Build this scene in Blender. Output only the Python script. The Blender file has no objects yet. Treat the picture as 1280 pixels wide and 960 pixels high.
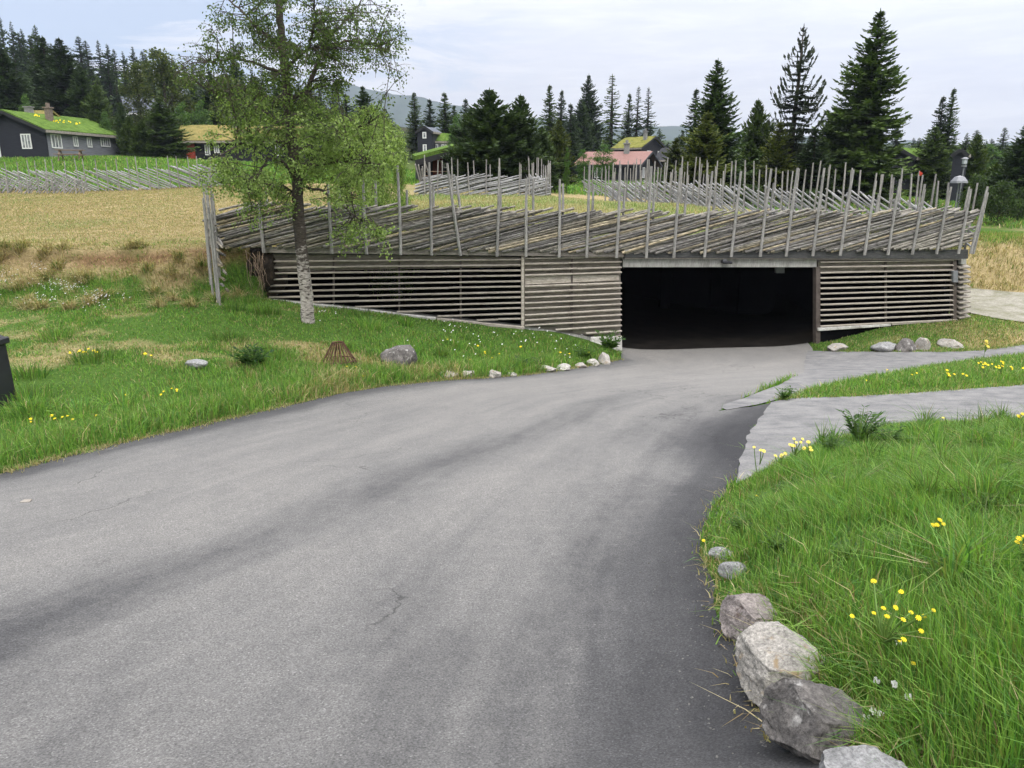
import bpy, bmesh, math, random
import numpy as np
from mathutils import Vector, Matrix, noise
from mathutils.geometry import delaunay_2d_cdt

R = math.radians
rng = np.random.default_rng(11)
random.seed(11)
SC = bpy.context.scene
COL = SC.collection

# ------------------------------------------------------------------ camera
EYE = 1.65
FPX = 962.0
PITCH = math.atan(255 / FPX)
CP, SP = math.cos(PITCH), math.sin(PITCH)


def ray(px, py):
    dx, dz = (px - 640) / FPX, (480 - py) / FPX
    return dx, CP + dz * SP, -SP + dz * CP


def at(px, py, Y):
    a, b, c = ray(px, py)
    t = Y / b
    return Vector((a * t, Y, EYE + c * t))


def to_px(P):
    P = np.asarray(P, float)
    x, y, z = P[..., 0], P[..., 1], P[..., 2] - EYE
    d = y * CP - z * SP
    u = y * SP + z * CP
    d = np.where(np.abs(d) < 1e-3, 1e-3, d)
    return 640 + FPX * x / d, 480 - FPX * u / d, d


def mscale(P):
    """metres covered by one pixel of the 1280 frame at point P"""
    return (P[1] * CP - (P[2] - EYE) * SP) / FPX


# ------------------------------------------------------------------ helpers
def tag(o, label=None, cat=None, group=None, kind=None):
    if label: o['label'] = label
    if cat: o['category'] = cat
    if group: o['group'] = group
    if kind: o['kind'] = kind
    return o


def empty(name, loc, label=None, cat=None, group=None):
    o = bpy.data.objects.new(name, None)
    o.empty_display_size = 0.2
    o.location = loc
    COL.objects.link(o)
    return tag(o, label, cat, group)


def link(name, me, parent=None, loc=None):
    o = bpy.data.objects.new(name, me)
    COL.objects.link(o)
    if parent is not None: o.parent = parent
    if loc is not None: o.location = loc
    return o


def mesh_np(name, V, F, mat=None, cols=None, smooth=False):
    """V (n,3), F (m,k) uniform polygons"""
    V = np.ascontiguousarray(V, np.float32)
    F = np.ascontiguousarray(F, np.int32)
    me = bpy.data.meshes.new(name)
    m, k = F.shape
    me.vertices.add(len(V)); me.vertices.foreach_set('co', V.ravel())
    me.loops.add(m * k); me.loops.foreach_set('vertex_index', F.ravel())
    me.polygons.add(m)
    me.polygons.foreach_set('loop_start', np.arange(0, m * k, k, dtype=np.int32))
    me.polygons.foreach_set('use_smooth', np.full(m, smooth, bool))
    me.update(calc_edges=True)
    if cols is not None:
        a = me.color_attributes.new('Col', 'FLOAT_COLOR', 'POINT')
        c = np.ones((len(V), 4), np.float32); c[:, :3] = cols
        a.data.foreach_set('color', c.ravel())
    if mat: me.materials.append(mat)
    return me


def set_attr(me, name, vals):
    a = me.attributes.new(name, 'FLOAT', 'POINT')
    a.data.foreach_set('value', np.ascontiguousarray(vals, np.float32))


class MB:
    """collects shapes, links them as one mesh object"""
    def __init__(s): s.v = []; s.f = []

    def add(s, vs, fs):
        n = len(s.v); s.v += [tuple(v) for v in vs]
        s.f += [tuple(i + n for i in f) for f in fs]; return s

    def box(s, c, size, M=None, taper=1.0):
        hx, hy, hz = size[0] / 2, size[1] / 2, size[2] / 2
        vs = []
        for z in (-1, 1):
            k = taper if z > 0 else 1
            for x, y in ((-1, -1), (1, -1), (1, 1), (-1, 1)):
                p = Vector((x * hx * k, y * hy * k, z * hz))
                if M is not None: p = M @ p
                vs.append(p + Vector(c))
        return s.add(vs, [(3, 2, 1, 0), (4, 5, 6, 7), (0, 1, 5, 4), (1, 2, 6, 5), (2, 3, 7, 6), (3, 0, 4, 7)])

    def bar(s, a, b, w, h, up=(0, 0, 1)):
        """rectangular bar from a to b: w across, h along up"""
        a, b = Vector(a), Vector(b)
        d = (b - a).normalized(); up = Vector(up)
        side = d.cross(up)
        if side.length < 1e-5: side = d.cross(Vector((0, 1, 0)))
        side.normalize(); u2 = side.cross(d)
        vs = []
        for p in (a, b):
            for i, j in ((-1, -1), (1, -1), (1, 1), (-1, 1)):
                vs.append(p + side * (i * w / 2) + u2 * (j * h / 2))
        return s.add(vs, [(0, 1, 2, 3), (7, 6, 5, 4), (0, 4, 5, 1), (1, 5, 6, 2), (2, 6, 7, 3), (3, 7, 4, 0)])

    def tube(s, pts, rad, n=7, cap=True, jit=0.0):
        pts = [Vector(p) for p in pts]
        if not hasattr(rad, '__len__'): rad = [rad] * len(pts)
        vs = []; ref = Vector((0.31, 0.77, 0.55))
        for i, p in enumerate(pts):
            d = (pts[min(i + 1, len(pts) - 1)] - pts[max(i - 1, 0)]).normalized()
            if abs(d.dot(ref)) > .95: ref = Vector((1, 0, 0))
            a = d.cross(ref).normalized(); b = d.cross(a)
            for k in range(n):
                t = 2 * math.pi * k / n
                r = rad[i] * (1 + jit * random.uniform(-1, 1))
                vs.append(p + a * (math.cos(t) * r) + b * (math.sin(t) * r))
        fs = []
        for i in range(len(pts) - 1):
            for k in range(n):
                k2 = (k + 1) % n
                fs.append((i * n + k, i * n + k2, (i + 1) * n + k2, (i + 1) * n + k))
        if cap:
            fs.append(tuple(range(n - 1, -1, -1))); m = (len(pts) - 1) * n
            fs.append(tuple(range(m, m + n)))
        return s.add(vs, fs)

    def prism(s, poly, d):
        """poly: list of Vectors (planar), extruded by vector d"""
        n = len(poly); d = Vector(d)
        vs = [Vector(p) for p in poly] + [Vector(p) + d for p in poly]
        fs = [tuple(range(n - 1, -1, -1)), tuple(range(n, 2 * n))]
        for i in range(n):
            j = (i + 1) % n
            fs.append((i, j, n + j, n + i))
        return s.add(vs, fs)

    def mesh(s, name, mat, origin=(0, 0, 0), smooth=False, bevel=0):
        o = Vector(origin)
        me = bpy.data.meshes.new(name)
        me.from_pydata([Vector(v) - o for v in s.v], [], s.f)
        me.update()
        bm = bmesh.new(); bm.from_mesh(me)
        bmesh.ops.recalc_face_normals(bm, faces=bm.faces)
        if bevel:
            bmesh.ops.bevel(bm, geom=[e for e in bm.edges], offset=bevel, segments=1, affect='EDGES')
        if smooth:
            for f in bm.faces: f.smooth = True
        bm.to_mesh(me); bm.free()
        if mat: me.materials.append(mat)
        return me

    def build(s, name, mat, parent=None, origin=(0, 0, 0), smooth=False, bevel=0):
        """origin: the world place of the thing; vertices are given in world coordinates"""
        me = s.mesh(name, mat, origin, smooth, bevel)
        return link(name, me, parent, None if parent is not None else origin)


def copy_tree(o, parent=None):
    c = o.copy(); COL.objects.link(c)
    if parent is not None: c.parent = parent
    for ch in list(o.children): copy_tree(ch, c)
    return c


# ------------------------------------------------------------------ materials
class NT:
    def __init__(s, m):
        m.use_nodes = True
        s.t = m.node_tree; s.n = s.t.nodes; s.l = s.t.links
        s.n.clear()

    def node(s, typ, ins=None, **kw):
        n = s.n.new(typ)
        for k, v in kw.items(): setattr(n, k, v)
        for k, v in (ins or {}).items():
            if hasattr(v, 'is_linked') or hasattr(v, 'links'): s.l.new(v, n.inputs[k])
            else: n.inputs[k].default_value = v
        return n

    def ramp(s, fac, stops, interp='LINEAR'):
        n = s.n.new('ShaderNodeValToRGB'); n.color_ramp.interpolation = interp
        e = n.color_ramp.elements
        while len(e) < len(stops): e.new(0.5)
        for el, (p, c) in zip(e, stops):
            el.position = p
            el.color = (c, c, c, 1) if not hasattr(c, '__len__') else (*c, 1)
        s.l.new(fac, n.inputs[0]); return n.outputs[0]

    def mix(s, fac, a, b, blend='MIX'):
        n = s.n.new('ShaderNodeMix'); n.data_type = 'RGBA'; n.blend_type = blend
        for sock, v in ((n.inputs[0], fac), (n.inputs[6], a), (n.inputs[7], b)):
            if hasattr(v, 'links'): s.l.new(v, sock)
            elif sock.type == 'RGBA': sock.default_value = (*v, 1) if len(v) == 3 else v
            else: sock.default_value = v
        return n.outputs[2]

    def math(s, op, a, b=0.0, c=None, clamp=False):
        n = s.n.new('ShaderNodeMath'); n.operation = op; n.use_clamp = clamp
        for i, v in enumerate((a, b) if c is None else (a, b, c)):
            if hasattr(v, 'links'): s.l.new(v, n.inputs[i])
            else: n.inputs[i].default_value = v
        return n.outputs[0]

    def coords(s, scale=(1, 1, 1), kind='Object', rot=(0, 0, 0)):
        tc = s.n.new('ShaderNodeTexCoord'); mp = s.n.new('ShaderNodeMapping')
        mp.inputs['Scale'].default_value = scale; mp.inputs['Rotation'].default_value = rot
        s.l.new(tc.outputs[kind], mp.inputs['Vector']); return mp.outputs[0]

    def noise(s, vec, scale, detail=4, rough=.6, dist=0.0):
        n = s.node('ShaderNodeTexNoise', {'Scale': scale, 'Detail': detail, 'Roughness': rough, 'Distortion': dist})
        s.l.new(vec, n.inputs['Vector']); return n.outputs['Fac']

    def attr(s, name):
        return s.node('ShaderNodeAttribute', attribute_name=name)

    def out(s, shader): s.l.new(shader, s.node('ShaderNodeOutputMaterial').inputs[0])

    def principled(s, col, rough=.8, bump=None, bstr=.3, bdist=.02, spec=.3, metal=0):
        p = s.n.new('ShaderNodeBsdfPrincipled')
        for k, v in (('Base Color', col), ('Roughness', rough), ('Metallic', metal)):
            if hasattr(v, 'links'): s.l.new(v, p.inputs[k])
            else: p.inputs[k].default_value = (*v, 1) if hasattr(v, '__len__') else v
        p.inputs['Specular IOR Level'].default_value = spec
        if bump is not None:
            b = s.n.new('ShaderNodeBump'); b.inputs['Strength'].default_value = bstr; b.inputs['Distance'].default_value = bdist
            s.l.new(bump, b.inputs['Height']); s.l.new(b.outputs[0], p.inputs['Normal'])
        s.out(p.outputs[0]); return p


def mat_noise(name, stops, scale=4, stretch=(1, 1, 1), rough=.85, detail=6, bstr=.3, bdist=.02, rand=0.0, spec=.3, metal=0, dist=0.0, fine=0, hue=0):
    m = bpy.data.materials.new(name); t = NT(m)
    v = t.coords(stretch)
    if rand:
        oi = t.node('ShaderNodeObjectInfo')
        off = t.node('ShaderNodeVectorMath', operation='SCALE'); off.inputs[0].default_value = (37, 53, 29)
        t.l.new(oi.outputs['Random'], off.inputs['Scale'])
        ad = t.node('ShaderNodeVectorMath', operation='ADD'); t.l.new(v, ad.inputs[0]); t.l.new(off.outputs[0], ad.inputs[1])
        v = ad.outputs[0]
    f = t.noise(v, scale, detail, .65, dist)
    c = t.ramp(f, stops)
    if fine:
        f2 = t.noise(v, scale * fine, 3, .6)
        c = t.mix(1.0, c, t.ramp(f2, [(.3, .72), (.7, 1.25)]), 'MULTIPLY')
    if rand:
        k = t.math('MULTIPLY_ADD', oi.outputs['Random'], rand * 2, 1 - rand)
        cc = t.node('ShaderNodeCombineColor'); [t.l.new(k, cc.inputs[i]) for i in range(3)]
        c = t.mix(1.0, c, cc.outputs[0], 'MULTIPLY')
        if hue:
            h2 = t.math('FRACT', t.math('MULTIPLY', oi.outputs['Random'], 17.31))
            c = t.mix(1.0, c, t.ramp(h2, [(0, (.72, .72, .74)), (.45, (1, 1, 1)), (.75, (1.15, 1.1, .95)), (1, (1.45, 1.28, .9))]), 'MULTIPLY')
    t.principled(c, rough, f, bstr, bdist, spec, metal)
    return m


def mat_leaf(name, trans=.35, rough=.55, spec=.25, tint=1.0, vary=0.0):
    """per-vertex colour, partly translucent"""
    m = bpy.data.materials.new(name); t = NT(m)
    a = t.attr('Col').outputs['Color']
    if vary:
        oi = t.node('ShaderNodeObjectInfo')
        a = t.mix(1.0, a, t.ramp(oi.outputs['Random'], [(0, (1 - vary, 1 - vary, 1 - vary * .6)), (.5, (1, 1, 1)), (1, (1 + vary * 1.3, 1 + vary, 1 - vary * .5))]), 'MULTIPLY')
    p = t.n.new('ShaderNodeBsdfPrincipled'); p.inputs['Roughness'].default_value = rough
    p.inputs['Specular IOR Level'].default_value = spec
    t.l.new(a, p.inputs['Base Color'])
    tr = t.n.new('ShaderNodeBsdfTranslucent')
    t.l.new(t.mix(1.0, a, (1.1 * tint, 1.25 * tint, .6 * tint), 'MULTIPLY'), tr.inputs['Color'])
    ms = t.n.new('ShaderNodeMixShader'); ms.inputs[0].default_value = trans
    t.l.new(p.outputs[0], ms.inputs[1]); t.l.new(tr.outputs[0], ms.inputs[2])
    t.out(ms.outputs[0]); return m


def mat_plain(name, c, rough=.6, spec=.4, metal=0):
    m = bpy.data.materials.new(name); t = NT(m)
    f = t.noise(t.coords(), 9, 4)
    k = t.ramp(f, [(.3, .82), (.7, 1.12)])
    t.principled(t.mix(1.0, (*c, 1), k, 'MULTIPLY'), rough, f, .1, .01, spec, metal); return m


M = {}
M['rail'] = mat_noise('weathered_rail_wood', [(.3, (.03, .028, .026)), (.44, (.12, .112, .102)), (.58, (.25, .237, .218)), (.7, (.36, .34, .3)), (.8, (.4, .36, .2))], 4.5, (.7, 9, 9), .85, 8, .8, .02, rand=.3, fine=5, hue=1)
M['post'] = mat_noise('weathered_post_wood', [(.3, (.13, .125, .12)), (.55, (.27, .26, .245)), (.75, (.36, .345, .32))], 6, (5, 5, .6), .85, 6, .5, .01, rand=.14, fine=4)
M['rail_pale'] = mat_noise('silvered_rail_wood', [(.25, (.12, .12, .12)), (.5, (.27, .27, .27)), (.75, (.42, .415, .405))], 5, (.5, 9, 9), .85, 6, .5, .02, rand=.2)
M['slat'] = mat_noise('weathered_slat_wood', [(.28, (.165, .145, .12)), (.5, (.34, .305, .26)), (.75, (.48, .44, .38))], 4, (.6, 6, 9), .8, 6, .4, .01, rand=.15, fine=4)
M['backing'] = mat_noise('grey_backing_board', [(.3, (.09, .08, .066)), (.5, (.185, .165, .138)), (.75, (.26, .235, .195))], 3, (.5, 4, 6), .85, 6, .3, .01, fine=5)
M['fascia'] = mat_noise('dark_fascia_wood', [(.3, (.035, .036, .038)), (.55, (.07, .07, .07)), (.8, (.14, .135, .13))], 5, (.4, 6, 8), .75, 6, .4, .01, fine=4)
M['fascia_pale'] = mat_noise('pale_fascia_wood', [(.3, (.13, .11, .1)), (.55, (.25, .225, .2)), (.8, (.36, .34, .31))], 5, (.4, 6, 8), .8, 6, .4, .01, fine=4)
M['concrete'] = mat_noise('stained_concrete', [(.25, (.17, .165, .15)), (.5, (.31, .305, .285)), (.75, (.4, .39, .37))], 2.5, (2.5, 2.5, .6), .85, 8, .2, .02, fine=6)
M['concrete_pale'] = mat_noise('pale_concrete_base', [(.25, (.2, .19, .17)), (.5, (.42, .41, .38)), (.75, (.6, .58, .55))], 3, (1, 1, 1), .85, 8, .4, .02, fine=6)
M['inside'] = mat_noise('dark_garage_inside', [(.3, (.003, .003, .0035)), (.7, (.007, .007, .008))], 1.5, rough=.95, spec=.0)  # near-black: the shade of the unlit garage put into the colour
M['steel_brown'] = mat_noise('brown_steel', [(.3, (.05, .038, .032)), (.7, (.11, .09, .08))], 6, rough=.6, spec=.4)
M['rust'] = mat_noise('rusty_metal', [(.3, (.035, .018, .011)), (.6, (.11, .055, .034)), (.85, (.2, .115, .075))], 14, rough=.85, rand=.2)
M['black'] = mat_noise('black_plastic', [(.3, (.008, .008, .011)), (.7, (.016, .017, .022))], 5, rough=.5, spec=.45, bstr=.05)
M['house_navy'] = mat_noise('navy_stained_boards', [(.3, (.008, .009, .014)), (.7, (.019, .021, .03))], 6, (.3, .3, 7), .7, 4, .5, .02)
M['house_grey'] = mat_noise('grey_weathered_boards', [(.3, (.11, .114, .13)), (.7, (.235, .24, .265))], 5, (.3, .3, 8), .8, 4, .5, .02)
M['house_dark'] = mat_noise('black_stained_boards', [(.3, (.006, .007, .009)), (.7, (.018, .018, .022))], 6, (.3, .3, 7), .75, 4, .4, .02)
M['house_red'] = mat_noise('dark_red_boards', [(.3, (.05, .012, .008)), (.7, (.1, .025, .017))], 6, (7, 7, .4), .75)
M['door_red'] = mat_noise('red_painted_door', [(.3, (.26, .04, .025)), (.7, (.36, .065, .04))], 6, rough=.5)
M['white'] = mat_plain('white_paint', (.72, .72, .7), .5)
M['pane'] = mat_noise('curtained_window_glass', [(.35, (.1, .11, .12)), (.6, (.3, .31, .32)), (.8, (.5, .5, .5))], 3, rough=.12, spec=.6, bstr=0)
M['trim_black'] = mat_plain('black_trim', (.012, .012, .014), .6)
M['turf_green'] = mat_noise('turf_roof_green', [(.25, (.035, .055, .012)), (.5, (.075, .13, .024)), (.75, (.13, .19, .04))], 2.2, rough=.95, bstr=.8, bdist=.15, spec=.05, fine=6)
M['turf_brown'] = mat_noise('turf_roof_ochre', [(.25, (.075, .08, .024)), (.5, (.17, .145, .05)), (.75, (.23, .175, .068))], 1.4, rough=.95, bstr=.8, bdist=.15, spec=.05, fine=6)
M['turf_moss'] = mat_noise('turf_roof_moss', [(.25, (.075, .085, .02)), (.5, (.16, .16, .04)), (.75, (.22, .2, .06))], 1.6, rough=.95, bstr=.8, bdist=.15, spec=.05, fine=6)
M['roof_red'] = mat_noise('faded_red_roof', [(.3, (.15, .075, .062)), (.7, (.24, .135, .115))], 3, (1, 6, 1), .8, fine=4)
M['roof_slate'] = mat_noise('blue_grey_roof', [(.3, (.05, .058, .075)), (.7, (.1, .115, .14))], 4, rough=.7)
M['fascia_turf'] = mat_noise('pale_eave_board', [(.3, (.16, .14, .115)), (.7, (.34, .31, .27))], 6, rough=.8)
M['chimney'] = mat_noise('chimney_stone', [(.3, (.09, .07, .055)), (.7, (.24, .19, .15))], 8, rough=.9, bstr=.6)
M['chimney_grey'] = mat_noise('chimney_grey_stone', [(.3, (.12, .12, .115)), (.7, (.27, .265, .25))], 8, rough=.9, bstr=.6)
M['bench'] = mat_noise('outdoor_bench_wood', [(.3, (.16, .11, .075)), (.7, (.3, .22, .16))], 8, (1, 8, 8), .8)
M['bark'] = mat_noise('spruce_bark', [(.3, (.028, .022, .017)), (.7, (.085, .07, .055))], 6, (4, 4, 1), .95, bstr=.8)
M['leaf'] = mat_leaf('leaf_green', .5)
M['needle'] = mat_leaf('spruce_needle', .15, .7, .12, vary=.35)
M['blade'] = mat_leaf('grass_blade', .48, .55, .2)
M['straw'] = mat_leaf('dry_straw', .35, .75, .1)
M['petal'] = mat_plain('yellow_petal', (.82, .62, .02), .6, .2)
M['petal_pale'] = mat_plain('pale_yellow_petal', (.75, .62, .1), .6, .2)
M['stem'] = mat_plain('flower_stem', (.09, .16, .03), .6, .2)
M['lamp_grey'] = mat_plain('grey_lamp_metal', (.17, .175, .19), .45, .5)
M['lamp_white'] = mat_plain('white_lamp_glass', (.42, .44, .48), .35, .5)
M['flag_red'] = mat_plain('red_marker', (.42, .05, .03), .7, .2)


def mat_rock(name, dark, light, patch=None):
    m = bpy.data.materials.new(name); t = NT(m); v = t.coords()
    f = t.noise(v, 7, 10, .72, .5); f2 = t.noise(v, 70, 5, .75)
    c = t.ramp(f, [(.28, dark), (.5, tuple((a + b) / 2 for a, b in zip(dark, light))), (.72, light)])
    c = t.mix(1.0, c, t.ramp(f2, [(.34, .5), (.5, 1.0), (.66, 1.45)]), 'MULTIPLY')
    if patch:
        f3 = t.noise(v, 11, 5, .6, .4)
        c = t.mix(t.ramp(f3, [(.58, 0.0), (.66, .85)]), c, patch)
    h = t.math('ADD', f, t.math('MULTIPLY', f2, .25))
    t.principled(c, .9, h, .9, .03, .2); return m


M['rock_pink'] = mat_rock('rock_pinkish', (.12, .105, .1), (.33, .29, .27), (.06, .035, .028))
M['rock_pale'] = mat_rock('rock_pale', (.17, .16, .145), (.4, .375, .335), (.24, .17, .09))
M['rock_dark'] = mat_rock('rock_dark', (.045, .043, .042), (.185, .17, .158), (.36, .35, .33))
M['rock_grey'] = mat_rock('rock_grey', (.1, .1, .1), (.34, .34, .335), (.16, .16, .13))
M['grit'] = mat_noise('road_grit', [(.3, (.05, .05, .048)), (.7, (.16, .155, .145))], 40, rough=.9)
M['rock_edge'] = mat_rock('rock_verge', (.2, .19, .17), (.46, .44, .4), (.14, .15, .08))


def mat_birch():
    m = bpy.data.materials.new('birch_bark'); t = NT(m)
    v = t.coords((1, 1, 1))
    z = t.node('ShaderNodeSeparateXYZ'); t.l.new(v, z.inputs[0])
    low = t.noise(t.coords((3, 3, 9)), 2.2, 6, .65, .4)
    fine = t.noise(t.coords((4, 4, 22)), 3, 5, .7)
    pale = t.ramp(fine, [(.3, (.1, .09, .08)), (.5, (.36, .33, .295)), (.7, (.55, .515, .47))])
    darkb = t.ramp(fine, [(.3, (.025, .02, .016)), (.7, (.12, .1, .085))])
    # the old lower stem has scars; the stem turns darker towards the top
    up = t.ramp(t.math('MULTIPLY_ADD', z.outputs[2], .28, 0.0), [(.3, 0.0), (.95, 1.0)])
    k = t.math('ADD', t.math('MULTIPLY', up, .55), low)
    c = t.mix(t.ramp(k, [(.5, 0.0), (.6, 1.0)]), pale, darkb)
    t.principled(c, .85, fine, .8, .03, .15); return m


M['birch'] = mat_birch()
# ------------------------------------------------------------------ terrain
SLOPE = .149


def zr(Y):
    Y = np.asarray(Y, float)
    return -SLOPE * (Y - .45 * np.logaddexp(0, (Y - 20.6) / .45))


class TPS:
    def __init__(s, P, v, lam=1e-3):
        s.P = np.asarray(P, float) / 20; v = np.asarray(v, float); n = len(v)
        K = s.k(np.linalg.norm(s.P[:, None] - s.P[None], axis=2)) + lam * np.eye(n)
        Q = np.c_[np.ones(n), s.P]
        A = np.block([[K, Q], [Q.T, np.zeros((3, 3))]])
        w = np.linalg.solve(A, np.r_[v, 0, 0, 0]); s.w, s.a = w[:n], w[n:]

    @staticmethod
    def k(r): return np.where(r > 1e-9, r * r * np.log(np.maximum(r, 1e-9)), 0)

    def __call__(s, x, y):
        x = np.asarray(x, float); y = np.asarray(y, float); sh = x.shape
        q = np.c_[x.ravel(), y.ravel()] / 20; out = np.empty(len(q))
        for i in range(0, len(q), 20000):
            b = q[i:i + 20000]
            out[i:i + 20000] = s.k(np.linalg.norm(b[:, None] - s.P[None], axis=2)) @ s.w + s.a[0] + b @ s.a[1:]
        return out.reshape(sh)


def ptD(px, py, D=0.0):
    """where the pixel's ray meets the road plane raised by D"""
    a, b, c = ray(px, py)
    Y = np.linspace(.3, 60, 6000)
    g = EYE + c / b * Y - zr(Y) - D
    i = int(np.argmax(g < 0))
    return at(px, py, float(Y[i]))


# the garage front: a vertical plane
WA, WB = at(335, 318, 20.0), at(1205, 322, 22.6)
WA.z = WB.z = 0
WDIR = (WB - WA).normalized(); WLEN = (WB - WA).length
WN = Vector((WDIR.y, -WDIR.x, 0))          # towards the viewer


def W(px, py):
    """pixel -> (distance along the front, height) on the front plane"""
    a, b, c = ray(px, py)
    d = Vector((a, b, 0)); t = WA.dot(WN) / d.dot(WN)
    p = d * t
    return (p - WA).dot(WDIR), EYE + c * t


def WP(u, w, z): return WA + WDIR * u + WN * w + Vector((0, 0, z))
def wall_pt(px, py, w=0.0):
    u, z = W(px, py); return WP(u, w, z)


# road edges (picture points on the ground)
LEFT_EDGE = [(0, 592), (75, 572), (150, 553), (225, 537), (300, 520), (360, 507), (420, 493), (480, 483), (530, 477), (570, 474), (610, 472), (660, 468), (700, 463), (740, 457), (777, 450)]
RIGHT_EDGE = [(985, 960), (965, 925), (945, 890), (922, 835), (903, 790), (888, 740), (878, 700), (882, 650), (905, 620), (924, 598), (928, 575), (938, 545), (968, 503), (940, 508), (900, 513), (930, 497), (975, 480), (1010, 466), (1012, 450), (1016, 438)]
LE = [ptD(*p) for p in LEFT_EDGE]; RE = [ptD(*p) for p in RIGHT_EDGE]
REY, REX = np.array([p.y for p in RE[:10]]), np.array([p.x for p in RE[:10]])

cP, cV = [], []


def ctl(p, z=None):
    cP.append((p[0], p[1])); cV.append((p[2] if z is None else z) - float(zr(p[1])))


for p in LE[::1]: ctl(p)
for p in RE[:9] + RE[11:13] + RE[-3:]: ctl(p)
for px, py in ((300, 700), (600, 600), (700, 500), (900, 470), (500, 850), (800, 760), (100, 900)): ctl(ptD(px, py))
for x, y, D in ((-3, -4, 0), (1, -4, 0), (-8, -4, .1), (-14, 2, .5), (-22, 8, 1.1), (6, -3, .5), (10, 3, .6), (14, 9, .6), (20, 15, .9), (30, 22, 1.6),
                (0, 27, 0), (5, 27, 0), (10, 28, 0), (-4, 27, .3), (0, 38, 0), (6, 38, 0), (4.2, 21.2, 0), (6, 21.5, 0), (7.5, 21.7, 0), (4, 22.6, 0), (6, 22.8, 0), (8, 23, 0), (5, 20, 0), (6.5, 20, 0), (-30, 18, 2.0), (-40, 0, 1.5), (40, 10, 1.5), (20, 40, 0.5)):
    cP.append((x, y)); cV.append(D)
for px, py, Y in ((20, 507, 10.2), (0, 450, 13), (247, 458, 12.6), (130, 455, 12.4), (0, 392, 16.4), (100, 388, 16.4), (200, 388, 16.6), (285, 386, 17.2),
                  (385, 403, 17.2), (300, 420, 15.5), (425, 452, 15.0), (500, 461, 15.6), (600, 445, 17.8), (700, 442, 19.0), (560, 425, 18.2), (450, 420, 16.8)):
    ctl(at(px, py, Y))
for px, py in ((340, 374), (400, 384), (470, 391), (540, 399), (600, 405), (650, 411), (700, 417), (745, 424)): ctl(wall_pt(px, py, .25))
ctl(wall_pt(768, 440, .3))
for px, py in ((1048, 424), (1075, 416), (1120, 408), (1165, 404), (1205, 400)): ctl(wall_pt(px, py, .25))
for px, py, Y in ((1045, 438, 20.7), (1105, 437, 20.4), (1190, 434, 20.6), (1280, 400, 23.3), (1280, 368, 26.5), (1230, 385, 24.6), (1280, 428, 20.8)): ctl(at(px, py, Y))
for px, py, D in ((1000, 495, .03), (1150, 480, .12), (1280, 470, .18), (1100, 505, .05), (1280, 505, .1), (1000, 530, .03),
                  (1280, 528, .16), (1060, 545, .1), (960, 600, .08), (1280, 600, .3), (1280, 750, .34), (1280, 960, .32), (1100, 660, .26), (1000, 700, .2),
                  (1150, 850, .28), (930, 660, .14), (975, 735, .27), (1045, 800, .33), (1090, 870, .36), (1160, 955, .38)):
    ctl(ptD(px, py, D), )
LOW = TPS(cP, cV, 2e-3)

uP, uV = [], []


def utl(p): uP.append((p[0], p[1])); uV.append(p[2])


for px, py, Y in ((0, 309, 19.0), (130, 311, 19.2), (250, 308, 19.6), (-150, 310, 19), (-400, 310, 20), (0, 272, 28), (200, 270, 28), (0, 240, 42), (130, 240, 42), (270, 233, 42), (-200, 242, 42),
                  (60, 198, 70), (150, 197, 73), (0, 200, 68), (230, 203, 82), (330, 203, 85), (200, 215, 56), (420, 225, 50), (540, 228, 47),
                  (600, 245, 36), (700, 250, 36), (760, 256, 36), (700, 235, 55), (830, 235, 55), (1250, 287, 42), (1280, 270, 60), (1190, 255, 52), (1050, 250, 50), (900, 240, 50),
                  (1280, 298, 30.5), (1235, 300, 30.5), (740, 226, 92), (800, 216, 118), (560, 206, 92), (1000, 212, 95), (1250, 222, 95),
                  (20, 158, 110), (150, 168, 110), (-120, 150, 110), (20, 128, 150), (-200, 105, 160), (150, 145, 150), (30, 92, 220), (-150, 70, 230), (130, 112, 210), (260, 150, 180), (400, 178, 160),
                  (700, 196, 200), (1000, 200, 200), (1300, 205, 200), (1700, 205, 200)):
    utl(at(px, py, Y))
for px, py in ((240, 306), (335, 309), (450, 311), (560, 313), (650, 315), (778, 316), (900, 317), (1020, 317), (1120, 316), (1205, 314)):
    p = wall_pt(px, py, -.1); utl(p)
for px, Y, z in ((950, 29, .35), (850, 32, .6), (1100, 25, .1)):
    p = at(px, 250, Y); uP.append((p.x, p.y)); uV.append(z)
for x, y, z in ((-350, 500, 60), (0, 500, 24), (350, 500, 22), (0, 400, 20), (60, -20, 2), (-60, -10, 3), (-120, 60, 8), (120, 60, 4)):
    uP.append((x, y)); uV.append(z)
UP = TPS(uP, uV, 1e-4)

FOOT = [WP(.25, -.3, 0), WP(WLEN - .1, -.3, 0), Vector((14.6, 26.3, 0)), at(950, 250, 28.6), at(757, 250, 37.6), at(640, 245, 37.0), at(520, 245, 35.2), Vector((-5.9, 26, 0))]
FOOT = np.array([(p.x, p.y) for p in FOOT])


def inside(poly, x, y):
    poly = np.asarray(poly, float); x = np.asarray(x, float); y = np.asarray(y, float)
    r = np.zeros(x.shape, bool); j = len(poly) - 1
    for i in range(len(poly)):
        xi, yi = poly[i]; xj, yj = poly[j]
        if yi != yj:
            r ^= ((yi > y) != (yj > y)) & (x < (xj - xi) * (y - yi) / (yj - yi) + xi)
        j = i
    return r


def sstep(a, b, t):
    t = np.clip((t - a) / (b - a), 0, 1); return t * t * (3 - 2 * t)


WS = WDIR.y / WDIR.x


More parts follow.
